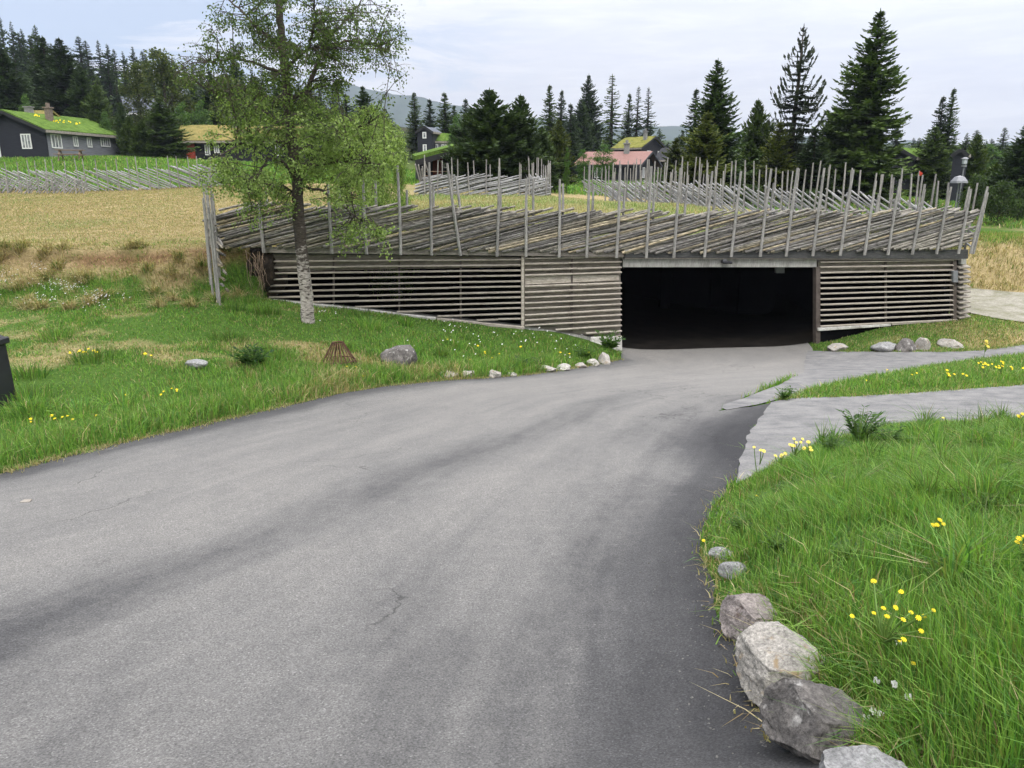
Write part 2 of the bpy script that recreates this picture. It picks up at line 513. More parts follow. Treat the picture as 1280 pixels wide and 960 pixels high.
def blend(x, y):
    y0 = np.interp(x, [-8.6, -6.5], [16.9, 19.3]); y1 = np.interp(x, [-8.6, -6.5], [19.1, 20.2])
    s = np.clip((y - y0) / (y1 - y0), 0, 1); s = .8 * s ** 1.5 + .2 * s ** 6
    front = WA.y + (x - WA.x) * WS
    s = np.where(x > WA.x - .1, np.where(y < front + .5, 0, sstep(26.6, 30.2, y)), s)
    return np.where(inside(FOOT, x, y), 0, s)


def fbm(x, y, sc, seed=0):
    """cheap smooth value noise"""
    r = np.random.default_rng(seed); T = r.random((64, 64))
    u, v = np.asarray(x) * sc, np.asarray(y) * sc; tot = 0; amp = .5
    for o in range(4):
        i, j = np.floor(u).astype(int), np.floor(v).astype(int); fu, fv = u - i, v - j
        fu, fv = fu * fu * (3 - 2 * fu), fv * fv * (3 - 2 * fv)
        g = lambda a, b: T[a % 64, b % 64]
        tot = tot + amp * ((g(i, j) * (1 - fu) + g(i + 1, j) * fu) * (1 - fv) + (g(i, j + 1) * (1 - fu) + g(i + 1, j + 1) * fu) * fv)
        u, v, amp = u * 2.03 + 11, v * 2.03 + 7, amp / 2
    return tot


def dist_poly(P, x, y):
    """distance from points to a polyline"""
    P = np.array([(p[0], p[1]) for p in P]); d = np.full(np.shape(x), 1e9)
    for a, b in zip(P[:-1], P[1:]):
        ab = b - a; t = np.clip(((x - a[0]) * ab[0] + (y - a[1]) * ab[1]) / max(ab @ ab, 1e-9), 0, 1)
        d = np.minimum(d, np.hypot(x - a[0] - t * ab[0], y - a[1] - t * ab[1]))
    return d


def H0(x, y):
    x = np.asarray(x, float); y = np.asarray(y, float)
    s = blend(x, y)
    low = LOW(x, y) + zr(y)
    near = (y < 5.2) & (y > .5) & (x > .8) & (x < 4)
    if near.any():                      # the stones hold back the lawn a hand's breadth above the asphalt
        xe = np.interp(y[near], REY, REX)
        low[near] += .15 * sstep(.1, .42, x[near] - xe) * (1 - sstep(4.0, 5.2, y[near]))
    return low * (1 - s) + UP(x, y) * s


def hit(px, py, ymin=1.2, ymax=260):
    """the pixel's ray on the ground"""
    a, b, c = ray(px, py)
    Y = np.r_[np.linspace(ymin, 45, 900), np.linspace(45, ymax, 500)[1:]]
    g = EYE + c / b * Y - H0(a / b * Y, Y)
    i = int(np.argmax(g < 0))
    if i == 0: return at(px, py, ymax)
    t = g[i - 1] / (g[i - 1] - g[i])
    return at(px, py, float(Y[i - 1] + t * (Y[i] - Y[i - 1])))


def gz(x, y): return float(H0(np.array([x]), np.array([y]))[0])


# road polygon, carried on behind the viewer and into the garage
def dense(P, step=.25, jit=0.0):
    out = []
    for a, b in zip(P[:-1], P[1:]):
        n = max(1, int((b - a).length / step))
        for k in range(n):
            q = a.lerp(b, k / n)
            if jit:
                q = q + Vector((random.uniform(-jit, jit), random.uniform(-jit, jit), 0))
            out.append(q)
    out.append(P[-1]); return out


l0, l1 = LE[0], LE[1]
back = l0 + (l0 - l1).normalized() * 14
RIN, LIN = wall_pt(1018, 438, -.5), wall_pt(777, 448, -.5)
road_poly = dense([Vector((1.6, -3.5, 0)), Vector((1.25, 1.0, 0))] + RE, .2, .03) + dense([RIN, LIN], .5) + dense(LE[::-1], .25, .035) + dense([back, Vector((back.x, -3.5, 0))], 1.0)
road_xy = [(p.x, p.y) for p in road_poly]


def drape(name, poly, step, mat, lift, zfun=H0, skirt=0.0):
    """a sheet with this outline lying on the ground"""
    P = np.array([(p[0], p[1]) for p in poly])
    x0, y0 = P.min(0); x1, y1 = P.max(0)
    gx, gy = np.meshgrid(np.arange(x0, x1, step), np.arange(y0, y1, step))
    gx, gy = gx.ravel() + rng.uniform(-.1, .1, gx.size) * step, gy.ravel() + rng.uniform(-.1, .1, gy.size) * step
    k = inside(P, gx, gy) & (dist_poly(list(map(tuple, P)) + [tuple(P[0])], gx, gy) > step * .45)
    pts = [Vector(p) for p in P] + [Vector(p) for p in zip(gx[k], gy[k])]
    n = len(P)
    vo, eo, fo, *_ = delaunay_2d_cdt(pts, [(i, (i + 1) % n) for i in range(n)], [], 1, 1e-5)
    V = np.array([(v.x, v.y) for v in vo]); z = zfun(V[:, 0], V[:, 1]) + lift
    F = np.array([f for f in fo if len(f) == 3])
    a = V[F]; cr = (a[:, 1, 0] - a[:, 0, 0]) * (a[:, 2, 1] - a[:, 0, 1]) - (a[:, 1, 1] - a[:, 0, 1]) * (a[:, 2, 0] - a[:, 0, 0])
    F[cr < 0] = F[cr < 0][:, ::-1]
    VV = np.c_[V, z]
    me = mesh_np(name, VV, F, mat, smooth=True)
    return me, V


def img_poly(pts, step=.2, jit=.02):
    P = [hit(*p) for p in pts]; return dense(P + [P[0]], step, jit)[:-1]


PATH_A = img_poly([(921, 605), (925, 575), (936, 542), (964, 503), (990, 498), (1060, 496), (1130, 492), (1200, 487), (1285, 481), (1400, 476), (1400, 522), (1285, 529), (1200, 531), (1120, 535), (1060, 546), (1010, 566), (965, 590)])
PATH_B = img_poly([(908, 513), (901, 510), (908, 505), (930, 498), (975, 481), (1005, 466), (1006, 450), (1010, 438.5), (1060, 440), (1120, 440), (1180, 440), (1240, 437), (1285, 430), (1400, 418), (1400, 428), (1285, 444), (1200, 454), (1130, 466), (1060, 478), (1000, 493), (965, 502)])
TRACK = img_poly([(1205, 391), (1240, 398), (1285, 404), (1420, 410), (1420, 372), (1285, 367), (1240, 363), (1205, 360)], .4, .05)
PA, PB, TR = ([(p.x, p.y) for p in q] for q in (PATH_A, PATH_B, TRACK))

# ---- ground sheet
def axis(segs):
    out = [segs[0][0]]
    for a, b, st in segs:
        n = max(1, int(round((b - a) / st))); out += list(a + (b - a) * (np.arange(n) + 1) / n)
    return np.array(out)


gxs = axis([(-900, -200, 50), (-200, -60, 7), (-60, -22, 1.5), (-22, -10, .4), (-10, 15, .14), (15, 24, .35), (24, 60, 1.5), (60, 200, 7), (200, 900, 50)])
gys = axis([(-60, -8, 6), (-8, 0, .8), (0, 24, .14), (24, 32, .3), (32, 60, .9), (60, 130, 3), (130, 300, 8), (300, 900, 50)])
GX, GY = np.meshgrid(gxs, gys)
GZ = H0(GX, GY)
in_road = inside(road_xy, GX, GY)
rough = (fbm(GX, GY, 1.7, 3) - .47) * .10 * np.where(in_road, 0, 1) * np.minimum(1, dist_poly([(p.x, p.y) for p in LE] , GX, GY) / .8)
rough = rough * np.minimum(1, dist_poly([(p.x, p.y) for p in RE], GX, GY) / .8)
bank = blend(GX, GY); bank = 4 * bank * (1 - bank)
rough = rough + bank * (fbm(GX, GY, 1.1, 9) - .47) * .55
on_path = inside(PA, GX, GY) | inside(PB, GX, GY) | inside(TR, GX, GY)
for q in (PATH_A, PATH_B, TRACK): rough = rough * np.minimum(1, dist_poly(q + q[:1], GX, GY) / .5)
rough = np.where(on_path, -.04, rough)
GZ = GZ + rough - np.where(in_road, .04, 0) - np.where(inside(FOOT, GX, GY), .06, 0)
_in = inside(FOOT, GX, GY) & (GY > WA.y + (GX - WA.x) * WS + 1.0)
GZ = np.where(_in, np.minimum(GZ, -3.13), GZ)
nx, ny = len(gxs), len(gys)
idx = np.arange(nx * ny).reshape(ny, nx)
GF = np.c_[idx[:-1, :-1].ravel(), idx[:-1, 1:].ravel(), idx[1:, 1:].ravel(), idx[1:, :-1].ravel()]


def dryness(x, y):
    """0 lush green .. 1 straw"""
    s = blend(x, y)
    n = fbm(x, y, .35, 5); n2 = fbm(x, y, 1.3, 6)
    terr = np.where(y > 60, .12, np.where(y > 43, np.interp(y, [43, 46], [.75, .2]), .66))
    d = np.where(s > .97, terr + (n - .47) * .7, np.where(s > .03, .12 + .62 * np.clip(s * 1.5, 0, 1) + (n2 - .47) * 2.6, .0))
    lawn = np.clip((n - .47) * 2.6 + (n2 - .47) * 1.6, 0, .55) * sstep(10.8, 12.5, y) * np.where(x < -.5, 1, .25) + .06
    d = np.where(s <= .03, lawn, d)
    right = (x > 10) & (y > 26) & (y < 31.5)
    d = np.where(right, np.interp(y, [26, 29, 30.2, 31.5], [.75, .8, .4, .25]) + (n2 - .47) * 1.4, d)
    d = np.where((x > 12) & (y >= 31) & (y < 60), .25 + (n - .47), d)
    d = np.where((x > 9) & (y > 19) & (y < 26), .35 + (n - .47) * 1.4, d)
    return np.clip(d, 0, 1)


M['ground'] = m = bpy.data.materials.new('ground_turf'); t = NT(m)
v = t.coords()
f1, f2, f3 = t.noise(v, 1.3, 6, .65), t.noise(v, 14, 6, .7), t.noise(v, .35, 5, .6)
green = t.ramp(f2, [(.25, (.025, .05, .01)), (.5, (.05, .1, .018)), (.75, (.1, .145, .03))])
dry = t.ramp(f2, [(.25, (.15, .115, .055)), (.5, (.27, .215, .11)), (.75, (.37, .305, .17))])
dk = t.math('ADD', t.attr('dry').outputs['Fac'], t.math('MULTIPLY_ADD', f1, .5, -.25), clamp=True)
c = t.mix(t.ramp(dk, [(.25, 0.0), (.7, 1.0)]), green, dry)
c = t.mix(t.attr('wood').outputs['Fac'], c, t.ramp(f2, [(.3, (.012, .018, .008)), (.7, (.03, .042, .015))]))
c = t.mix(t.attr('soil').outputs['Fac'], c, t.ramp(f2, [(.3, (.05, .028, .016)), (.7, (.19, .1, .055))]))
t.principled(c, .95, f2, .8, .06, .05)
gm = mesh_np('ground', np.c_[GX.ravel(), GY.ravel(), GZ.ravel()], GF, M['ground'], smooth=True)
set_attr(gm, 'dry', dryness(GX, GY).ravel())
# reddish bare streak below the far fence; dark peat under the turf edge of the bank
ppx, ppy, pd = to_px(np.stack([GX, GY, GZ], -1))
SOILY = hit(90, 239).y
soil = np.exp(-((GY - SOILY + .8 * np.sin(GX * .35)) / 1.3) ** 2) * np.where((GX < -12), 1, 0) * np.clip((fbm(GX, GY, .45, 21) - .4) * 5, 0, .8)
soil = np.maximum(soil, np.where(GX < -6.2, np.exp(-((blend(GX, GY) - .82) / .14) ** 2) * np.clip((fbm(GX, GY, .8, 22) - .4) * 5, 0, .9), 0))
set_attr(gm, 'soil', soil.ravel())
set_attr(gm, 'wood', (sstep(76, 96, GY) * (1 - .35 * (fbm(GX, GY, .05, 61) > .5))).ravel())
tag(link('ground', gm), kind='structure')

# ---- asphalt road
M['asphalt'] = m = bpy.data.materials.new('worn_asphalt'); t = NT(m)
v = t.coords()
wear = t.attr('wear').outputs['Fac']
big = t.noise(t.coords((1, .45, 1), rot=(0, 0, R(-35))), 1.1, 8, .68, .5); mid = t.noise(v, 6, 6, .7); fine = t.noise(v, 105, 3, .75); fine2 = t.noise(v, 180, 2, .6)
k = t.math('ADD', wear, t.math('MULTIPLY_ADD', big, .4, -.2))
k = t.math('ADD', k, t.math('MULTIPLY_ADD', mid, .26, -.13), clamp=True)
lv = t.node('ShaderNodeCombineXYZ'); t.l.new(t.attr('lat').outputs['Fac'], lv.inputs[0]); t.l.new(t.attr('run').outputs['Fac'], lv.inputs[1])
streak = t.noise(lv.outputs[0], 1.0, 7, .62, .15)
k = t.math('ADD', k, t.math('MULTIPLY_ADD', streak, .5, -.25), clamp=True)
scuff = t.noise(t.coords((1, 9, 1), rot=(0, 0, R(38))), 2.6, 6, .7, .2)
k = t.math('ADD', k, t.ramp(scuff, [(.3, -.1), (.6, 0.0), (.78, .22)]), clamp=True)
c = t.ramp(k, [(0, (.024, .024, .026)), (.35, (.06, .0595, .06)), (.62, (.125, .122, .117)), (1, (.195, .187, .173))])
vo = t.node('ShaderNodeTexVoronoi', {'Scale': 160.0}); t.l.new(v, vo.inputs['Vector'])
chip = t.ramp(vo.outputs['Color'], [(.0, .62), (.5, .97), (.85, 1.15), (.97, 1.75)])
grain = t.math('MULTIPLY', t.ramp(fine, [(.32, .6), (.5, .98), (.68, 1.4)]), chip)
wv = t.node('ShaderNodeVectorMath', operation='ADD'); t.l.new(v, wv.inputs[0]); nz = t.node('ShaderNodeTexNoise', {'Scale': 1.6, 'Detail': 6.0}); t.l.new(v, nz.inputs['Vector']); t.l.new(nz.outputs['Color'], wv.inputs[1])
ck = t.node('ShaderNodeTexVoronoi', {'Scale': .55}, feature='DISTANCE_TO_EDGE'); t.l.new(wv.outputs[0], ck.inputs['Vector'])
crack = t.ramp(ck.outputs['Distance'], [(.0, .45), (.006, 1.0)])
cm = t.ramp(t.noise(v, .5, 3, .5), [(.52, 0.0), (.6, 1.0)])
crk = t.node('ShaderNodeMix'); t.l.new(cm, crk.inputs[0]); crk.inputs[2].default_value = 1.0; t.l.new(crack, crk.inputs[3])
grain = t.math('MULTIPLY', grain, crk.outputs[0])
cc = t.node('ShaderNodeCombineColor'); [t.l.new(grain, cc.inputs[i]) for i in range(3)]
c = t.mix(1.0, c, cc.outputs[0], 'MULTIPLY')
t.principled(c, .85, fine, .5, .006, .25)
rm, RV = drape('road', road_poly, .22, M['asphalt'], .0)
x, y = RV[:, 0], RV[:, 1]
band = [ptD(*p) for p in ((-60, 830), (0, 792), (140, 740), (280, 690), (400, 640), (500, 600), (570, 570), (640, 545), (740, 505), (830, 480))]
dB = dist_poly(band, x, y)
dL = dist_poly(LE, x, y); dR = dist_poly(RE[:13], x, y)
wear = .74 - .24 * np.exp(-(dB / .36) ** 2) * np.interp(y, [2, 9, 16], [1, .95, .25])
wear -= .42 * np.exp(-(dL / .38) ** 2) + .1 * np.exp(-(dL / .9) ** 2)
wear -= .5 * np.exp(-(dR / .45) ** 2) * np.interp(y, [0, 3, 9, 12], [.75, .9, 1, .9]) + .17 * np.exp(-(dR / 1.5) ** 2)
cd = ptD(905, 545); wear -= .3 * np.exp(-(np.hypot(x - cd.x, (y - cd.y) * .55) / .8) ** 2)
wear += .12 * sstep(11, 17, y)
wear -= .16 * sstep(6, 2, y)
set_attr(rm, 'wear', wear); set_attr(rm, 'lat', dL / (dL + dR + .3) * 22); set_attr(rm, 'run', y * .35)
tag(link('road', rm), kind='structure')

# the garage floor; the unlit interior's shade is in its near-black colour
fl = [WP(W(777, 448)[0] - .2, -.25, 0), WP(W(1018, 438)[0] + .2, -.25, 0)]
fpoly = dense([fl[0], fl[1]], .4) + [Vector((10.4, 26, 0)), Vector((5, 37, 0)), Vector((-3, 36, 0)), Vector((-4.6, 26, 0))]
M['floor'] = mat_noise('shade_dark_garage_floor', [(.3, (.008, .0072, .0065)), (.7, (.019, .0165, .014))], 2, rough=.8, spec=.05)
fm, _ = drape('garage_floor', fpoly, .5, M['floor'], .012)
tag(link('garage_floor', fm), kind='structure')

# ---- footpaths on the right
M['path'] = mat_noise('pale_footpath_asphalt', [(.3, (.09, .09, .092)), (.5, (.145, .143, .14)), (.72, (.2, .195, .186))], 3, rough=.9, fine=18, bstr=.3, bdist=.01)
M['gravel'] = mat_noise('gravel_track', [(.3, (.12, .12, .07)), (.5, (.2, .19, .15)), (.72, (.27, .255, .22))], 2, rough=.95, fine=10, bstr=.6, bdist=.03)


me, _ = drape('footpath', PATH_A, .3, M['path'], .008); tag(link('footpath', me), kind='structure')
me, _ = drape('footpath_spur', PATH_B, .3, M['path'], .009); tag(link('footpath_spur', me), kind='structure')
me, _ = drape('gravel_track', TRACK, .35, M['gravel'], .03); tag(link('gravel_track', me), kind='structure')

# ---- far hills
M['hill'] = mat_noise('wooded_hill', [(.3, (.016, .026, .014)), (.7, (.035, .05, .025))], .02, rough=.95, spec=0, fine=6)


def hill_ridge(name, pts, depth, D0):
    n = 220; px = np.linspace(pts[0][0], pts[-1][0], n)
    py = np.interp(px, [p[0] for p in pts], [p[1] for p in pts]) + (fbm(px, px * 0, .05, 31) - .47) * 7 + (fbm(px, px * 0, .4, 32) - .47) * 3
    V = []; rows = 14
    for r in range(rows):
        k = r / (rows - 1)
        for i in range(n):
            p = at(px[i], py[i], D0)
            sx = math.sin(math.pi * min(k * 1.0, 1)) if r else 0
            h = (p.z - 10) * math.sin(k * math.pi) ** .9 + 10
            q = Vector((p.x, D0 - depth + 2 * depth * k, h + (noise.noise(Vector((p.x * .006, k * 6, 3))) * 14 if 0 < r < rows - 1 and r != rows // 2 else 0)))
            V.append(q)
    I = np.arange(n * rows).reshape(rows, n)
    F = np.c_[I[:-1, :-1].ravel(), I[:-1, 1:].ravel(), I[1:, 1:].ravel(), I[1:, :-1].ravel()]
    me = mesh_np(name, np.array([tuple(v) for v in V]), F, M['hill'], smooth=True)
    tag(link(name, me), kind='structure')


hill_ridge('hills', [(300, 112), (440, 108), (480, 116), (520, 122), (560, 131), (600, 140), (660, 150), (740, 158), (850, 160), (960, 172), (1100, 180), (1300, 184), (1600, 180), (2000, 190)], 700, 2600)
# ------------------------------------------------------------------ the sunken garage
GO = Vector((0, 0, 0)); GO = WP(WLEN * .5, -3, -3.0)
garage = empty('garage_building', GO, 'sunken garage with slatted grey timber front, dark open entrance and grassed roof', 'garage')


def wline(px0, py0, px1, py1, w):
    return wall_pt(px0, py0, w), wall_pt(px1, py1, w)


def board(name, mat, px0, t0, b0, px1, t1, b1, w0, w1, parent=garage, bev=0):
    """board on the front between two picture columns (top, bottom) from depth w0 to w1"""
    m = MB()
    q = [wall_pt(px0, b0, w1), wall_pt(px1, b1, w1), wall_pt(px1, t1, w1), wall_pt(px0, t0, w1)]
    m.prism(q, WN * (w0 - w1))
    return m.build(name, mat, parent, GO, bevel=bev)


board('fascia_board', M['fascia_pale'], 331, 308.5, 315.5, 779, 315.5, 321, .03, .11, bev=.006)
o = board('fascia_board', M['fascia'], 779.6, 313.5, 321.5, 1207, 311.5, 323, .03, .11, bev=.006); tag(o, 'dark weathered board under the fence')
board('edge_strip', M['fascia_pale'], 780, 321.7, 323.2, 1200, 323.2, 324.5, .0, .085)
board('lintel', M['concrete'], 779, 322.8, 334, 1021, 324.6, 334, -.35, -.01)
o = board('jamb', M['steel_brown'], 1019.5, 334, 438, 1025, 334, 438, -.16, .02)
tag(o, 'brown steel post at the edge of the entrance')
# dark foundation and pale sill boards
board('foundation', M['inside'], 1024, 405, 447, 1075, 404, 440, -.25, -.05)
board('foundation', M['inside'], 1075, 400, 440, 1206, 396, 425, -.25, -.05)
board('sill_board', M['concrete_pale'], 1021, 409.5, 413.5, 1112, 404.3, 407.2, -.05, .07, bev=.01)
board('sill_board', M['slat'], 1114, 403.9, 406.4, 1196, 398.6, 400.6, -.04, .05, bev=.008)
board('sill_board', M['concrete_pale'], 342, 373.5, 377.5, 460, 386, 391.5, -.05, .1, bev=.012)
board('sill_board', M['concrete_pale'], 461, 386.3, 391, 545, 396.5, 402, -.05, .1, bev=.012)
board('sill_board', M['slat'], 546, 396.6, 401, 655, 408, 413, -.05, .09, bev=.012)


def foundation_left():
    m = MB()
    pts = [(335, 372), (460, 385), (655, 406), (742, 420)]
    q = [wall_pt(px, py + 2, -.04) for px, py in pts] + [wall_pt(px, py + 30, -.04) for px, py in pts[::-1]]
    m.prism(q, WN * -.25)
    m.build('foundation', M['concrete'], garage, GO)


foundation_left()


def corner_base():
    """battered concrete foot of the entrance's near side"""
    m = MB()
    q = [wall_pt(738, 421, .06), wall_pt(777, 420, .06), wall_pt(776, 452, .2), wall_pt(764, 452, .24), wall_pt(736, 446, .2)]
    m.prism(q, WN * -.6)
    o = m.build('concrete_base', M['concrete_pale'], garage, GO, bevel=.03)


corner_base()


def base_y(px): return np.interp(px, [335, 460, 655, 780], [374, 387.5, 409, 424])


def slat_panel(name, px0, px1, lines, mat=M['slat'], depth=.075, th=.024, clip=True, backing=None, studs=(), label=None):
    """lines: (left y, right y) of each slat"""
    m = MB()
    for yl, yr in lines:
        a, b = px0, px1
        if clip:                                   # the lower slats end where the sloping base cuts them
            xs = np.linspace(px0, px1, 200); ys = yl + (yr - yl) * (xs - px0) / (px1 - px0)
            ok = xs[ys < base_y(xs) - 2.0]
            if len(ok) < 12: continue
            a, b = ok[0], ok[-1]
        ya = yl + (yr - yl) * (a - px0) / (px1 - px0) + random.uniform(-.25, .25); yb = yl + (yr - yl) * (b - px0) / (px1 - px0) + random.uniform(-.25, .25)
        n = max(2, int((b - a) / 95))
        w = .015 + random.uniform(-.006, .006)
        cut = [a] + sorted(a + (b - a) * (i + random.uniform(-.15, .15)) / n for i in range(1, n) if random.random() < .55) + [b]
        for c0, c1 in zip(cut[:-1], cut[1:]):
            f0, f1 = (c0 - a) / (b - a), (c1 - a) / (b - a)
            j = random.uniform(-.4, .4)
            p, q = wall_pt(c0 + .15, ya + (yb - ya) * f0 + j, w), wall_pt(c1 - .15, ya + (yb - ya) * f1 + j * .3, w)
            p.z += random.uniform(-.006, .006)
            tilt = Vector((0, 0, 1)) + WN * .25
            m.bar(p, q, depth, th * random.uniform(.85, 1.15), tilt)
    o = m.build(name, mat, garage, GO)
    for sx, ys0, ys1 in studs:
        s = MB(); ys1 = min(ys1, base_y(sx) - 1) if clip else ys1
        s.bar(wall_pt(sx, ys0, -.045), wall_pt(sx, ys1, -.045), .045, .07, WN)
        st = s.build('stud', M['steel_brown'], o, GO)
    return o


SK = [(326.5 + 7.5 * k, 324.2 + 6.75 * k) for k in range(13)]
o = slat_panel('slat_panel', 336, 651, SK, studs=((417, 322, 400), (499, 322, 400), (576, 324, 404)))
board('backing', M['backing'], 336, 316, 340, 651, 322, 334, -.3, -.075)
MK = [(323 + 7.0 * k, 320.2 + 6.65 * k) for k in range(17) if k not in (4,)]
o = slat_panel('slat_panel', 656, 777, [(a, b) for a, b in MK], studs=((715, 322, 415),))
tag(o, 'slat panel with grey boards close behind it')
board('backing', M['backing'], 655, 321.5, 412, 776.5, 321.5, 423, -.14, -.075)
board('mend_board', M['slat'], 656.5, 344, 356, 774, 344, 350.5, -.07, -.03)
board('panel_post', M['slat'], 651.5, 318, 409.5, 655, 318, 409.5, -.06, .05)
RK = [(327.2 + 6.7 * k, 325.2 + 6.2 * k) for k in range(13)]
o = slat_panel('slat_panel', 1025, 1191, RK, clip=False, studs=((1108, 325, 404),))
board('backing', M['backing'], 1024, 325, 340, 1192, 325, 338, -.3, -.075)
board('panel_post', M['steel_brown'], 1190.5, 324, 401, 1195, 324, 401, -.12, .03)
# short stack of boards that closes the corner
CK = [(333.5 + 6.3 * k, 332.5 + 6.2 * k) for k in range(11)]
o = slat_panel('slat_panel', 1196.5, 1210.5, CK, clip=False, th=.04, depth=.2)
tag(o, 'short slats stacked on the corner post')
board('corner_post', M['steel_brown'], 1199, 324, 403, 1206, 324, 403, -.25, -.06)
board('corner_block', M['concrete'], 1199, 322, 330, 1205, 322, 330, -.05, .1)
o = board('meter_box', M['lamp_grey'], 1188, 338, 352.5, 1194, 338, 352.5, .035, .13, bev=.01)

# lamp on the lintel, and the small sign box hanging behind it
m = MB(); c = wall_pt(905, 326.5, .08)
m.box(wall_pt(905, 324.8, .03), (.11, .1, .1)); lamp = m.build('wall_lamp', M['lamp_grey'], garage, GO)
m = MB(); a, b = wall_pt(899.5, 326.8, .14), wall_pt(912, 327.6, .14); m.bar(a, b, .17, .07); m.build('lamp_shade', M['black'], lamp, GO, bevel=.02)
m = MB(); m.prism([wall_pt(988.5, 346, -1), wall_pt(999, 346, -1), wall_pt(999, 334.5, -1), wall_pt(988.5, 334.5, -1)], WN * .12)
m.build('ceiling_box', M['lamp_grey'], garage, GO)

# inside: ceiling, walls, pillars - near-black, the gloom of the interior put into their colour
P0, P1 = WP(-.1, -.36, 0), WP(WLEN - .12, -.3, 0)
iq = [P0, P1, Vector((14.4, 26.2, 0))] + [Vector((FOOT[i][0] + dx, FOOT[i][1] + dy, 0)) for i, dx, dy in ((3, -.6, -.4), (4, -.8, -.8), (5, 0, -.9), (6, .4, -.9), (7, .4, 0))]
zc = float(np.mean([wall_pt(900, 331)[2]]))
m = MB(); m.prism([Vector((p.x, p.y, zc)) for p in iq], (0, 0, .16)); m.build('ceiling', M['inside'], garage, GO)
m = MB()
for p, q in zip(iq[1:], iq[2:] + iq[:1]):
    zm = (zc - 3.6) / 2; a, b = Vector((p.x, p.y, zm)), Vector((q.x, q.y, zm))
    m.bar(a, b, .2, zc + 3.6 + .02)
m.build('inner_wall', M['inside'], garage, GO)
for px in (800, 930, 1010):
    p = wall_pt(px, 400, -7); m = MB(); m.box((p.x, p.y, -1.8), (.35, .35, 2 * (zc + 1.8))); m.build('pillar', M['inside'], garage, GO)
# block under the roof edge between fascia and ceiling
m = MB()
q = [wall_pt(333, 313, -.06), wall_pt(1205, 314, -.06), wall_pt(1205, 324, -.06), wall_pt(779, 322, -.06), wall_pt(333, 318, -.06)]
m.prism(q, WN * -.28); m.build('roof_edge', M['fascia'], garage, GO)

# grassed roof sheet
M['roof_turf'] = m = bpy.data.materials.new('roof_turf'); t = NT(m)
v = t.coords(); f1, f2 = t.noise(v, .5, 6, .65), t.noise(v, 12, 6, .7)
c = t.mix(t.ramp(f1, [(.42, 0.0), (.6, 1.0)]), t.ramp(f2, [(.25, (.06, .085, .025)), (.7, (.15, .18, .06))]), t.ramp(f2, [(.25, (.16, .115, .045)), (.7, (.38, .28, .12))]))
t.principled(c, .95, f2, .8, .06, .05)
rp = dense([Vector((p[0], p[1], 0)) for p in ([tuple(WP(-.3, .0, 0))[:2], tuple(WP(WLEN - .1, .0, 0))[:2]] + [tuple(p) for p in FOOT[2:]])] + [WP(-.3, 0, 0)], .5)[:-1]
zroof = lambda x, y: UP(x, y) + (fbm(x, y, 1.2, 4) - .47) * .12
me, _ = drape('turf_roof', rp, .4, M['roof_turf'], .02, zroof)
me.transform(Matrix.Translation(-GO)); link('turf_roof', me, garage)
ROOF_XY = [(p.x, p.y) for p in rp]

# torn earth with roots at the near-left end of the front
m = MB(); c0 = wall_pt(325, 343, -.32)
M['earth'] = mat_noise('dark_peat_earth', [(.3, (.008, .007, .006)), (.55, (.028, .021, .015)), (.8, (.09, .062, .042))], 6, rough=.95, bstr=1, bdist=.06)
bm = bmesh.new(); bmesh.ops.create_icosphere(bm, subdivisions=4, radius=1)
for vv in bm.verts:
    n_ = noise.noise(vv.co * 2.3) * .35 + noise.noise(vv.co * 6) * .16
    vv.co = Vector((vv.co.x * .62, vv.co.y * .45, vv.co.z * .85)) * (1 + n_)
me = bpy.data.meshes.new('earth_bank'); bm.to_mesh(me); bm.free(); me.materials.append(M['earth'])
for p_ in me.polygons: p_.use_smooth = True
tag(link('peat_bank', me, None, c0), 'dark torn peat with hanging roots at the end of the slatted wall', 'earth bank')
pb = bpy.data.objects['peat_bank']
m = MB()
for i in range(16):
    p = wall_pt(random.uniform(308, 332), random.uniform(308, 330), random.uniform(.0, .45))
    pts = [p]
    for k in range(5):
        p = p + Vector((random.uniform(-.06, .1), random.uniform(-.09, .03), random.uniform(-.26, -.08))); pts.append(p)
    m.tube(pts, [.009, .008, .007, .006, .005, .003], 4)
m.build('root', M['bench'], pb, c0)

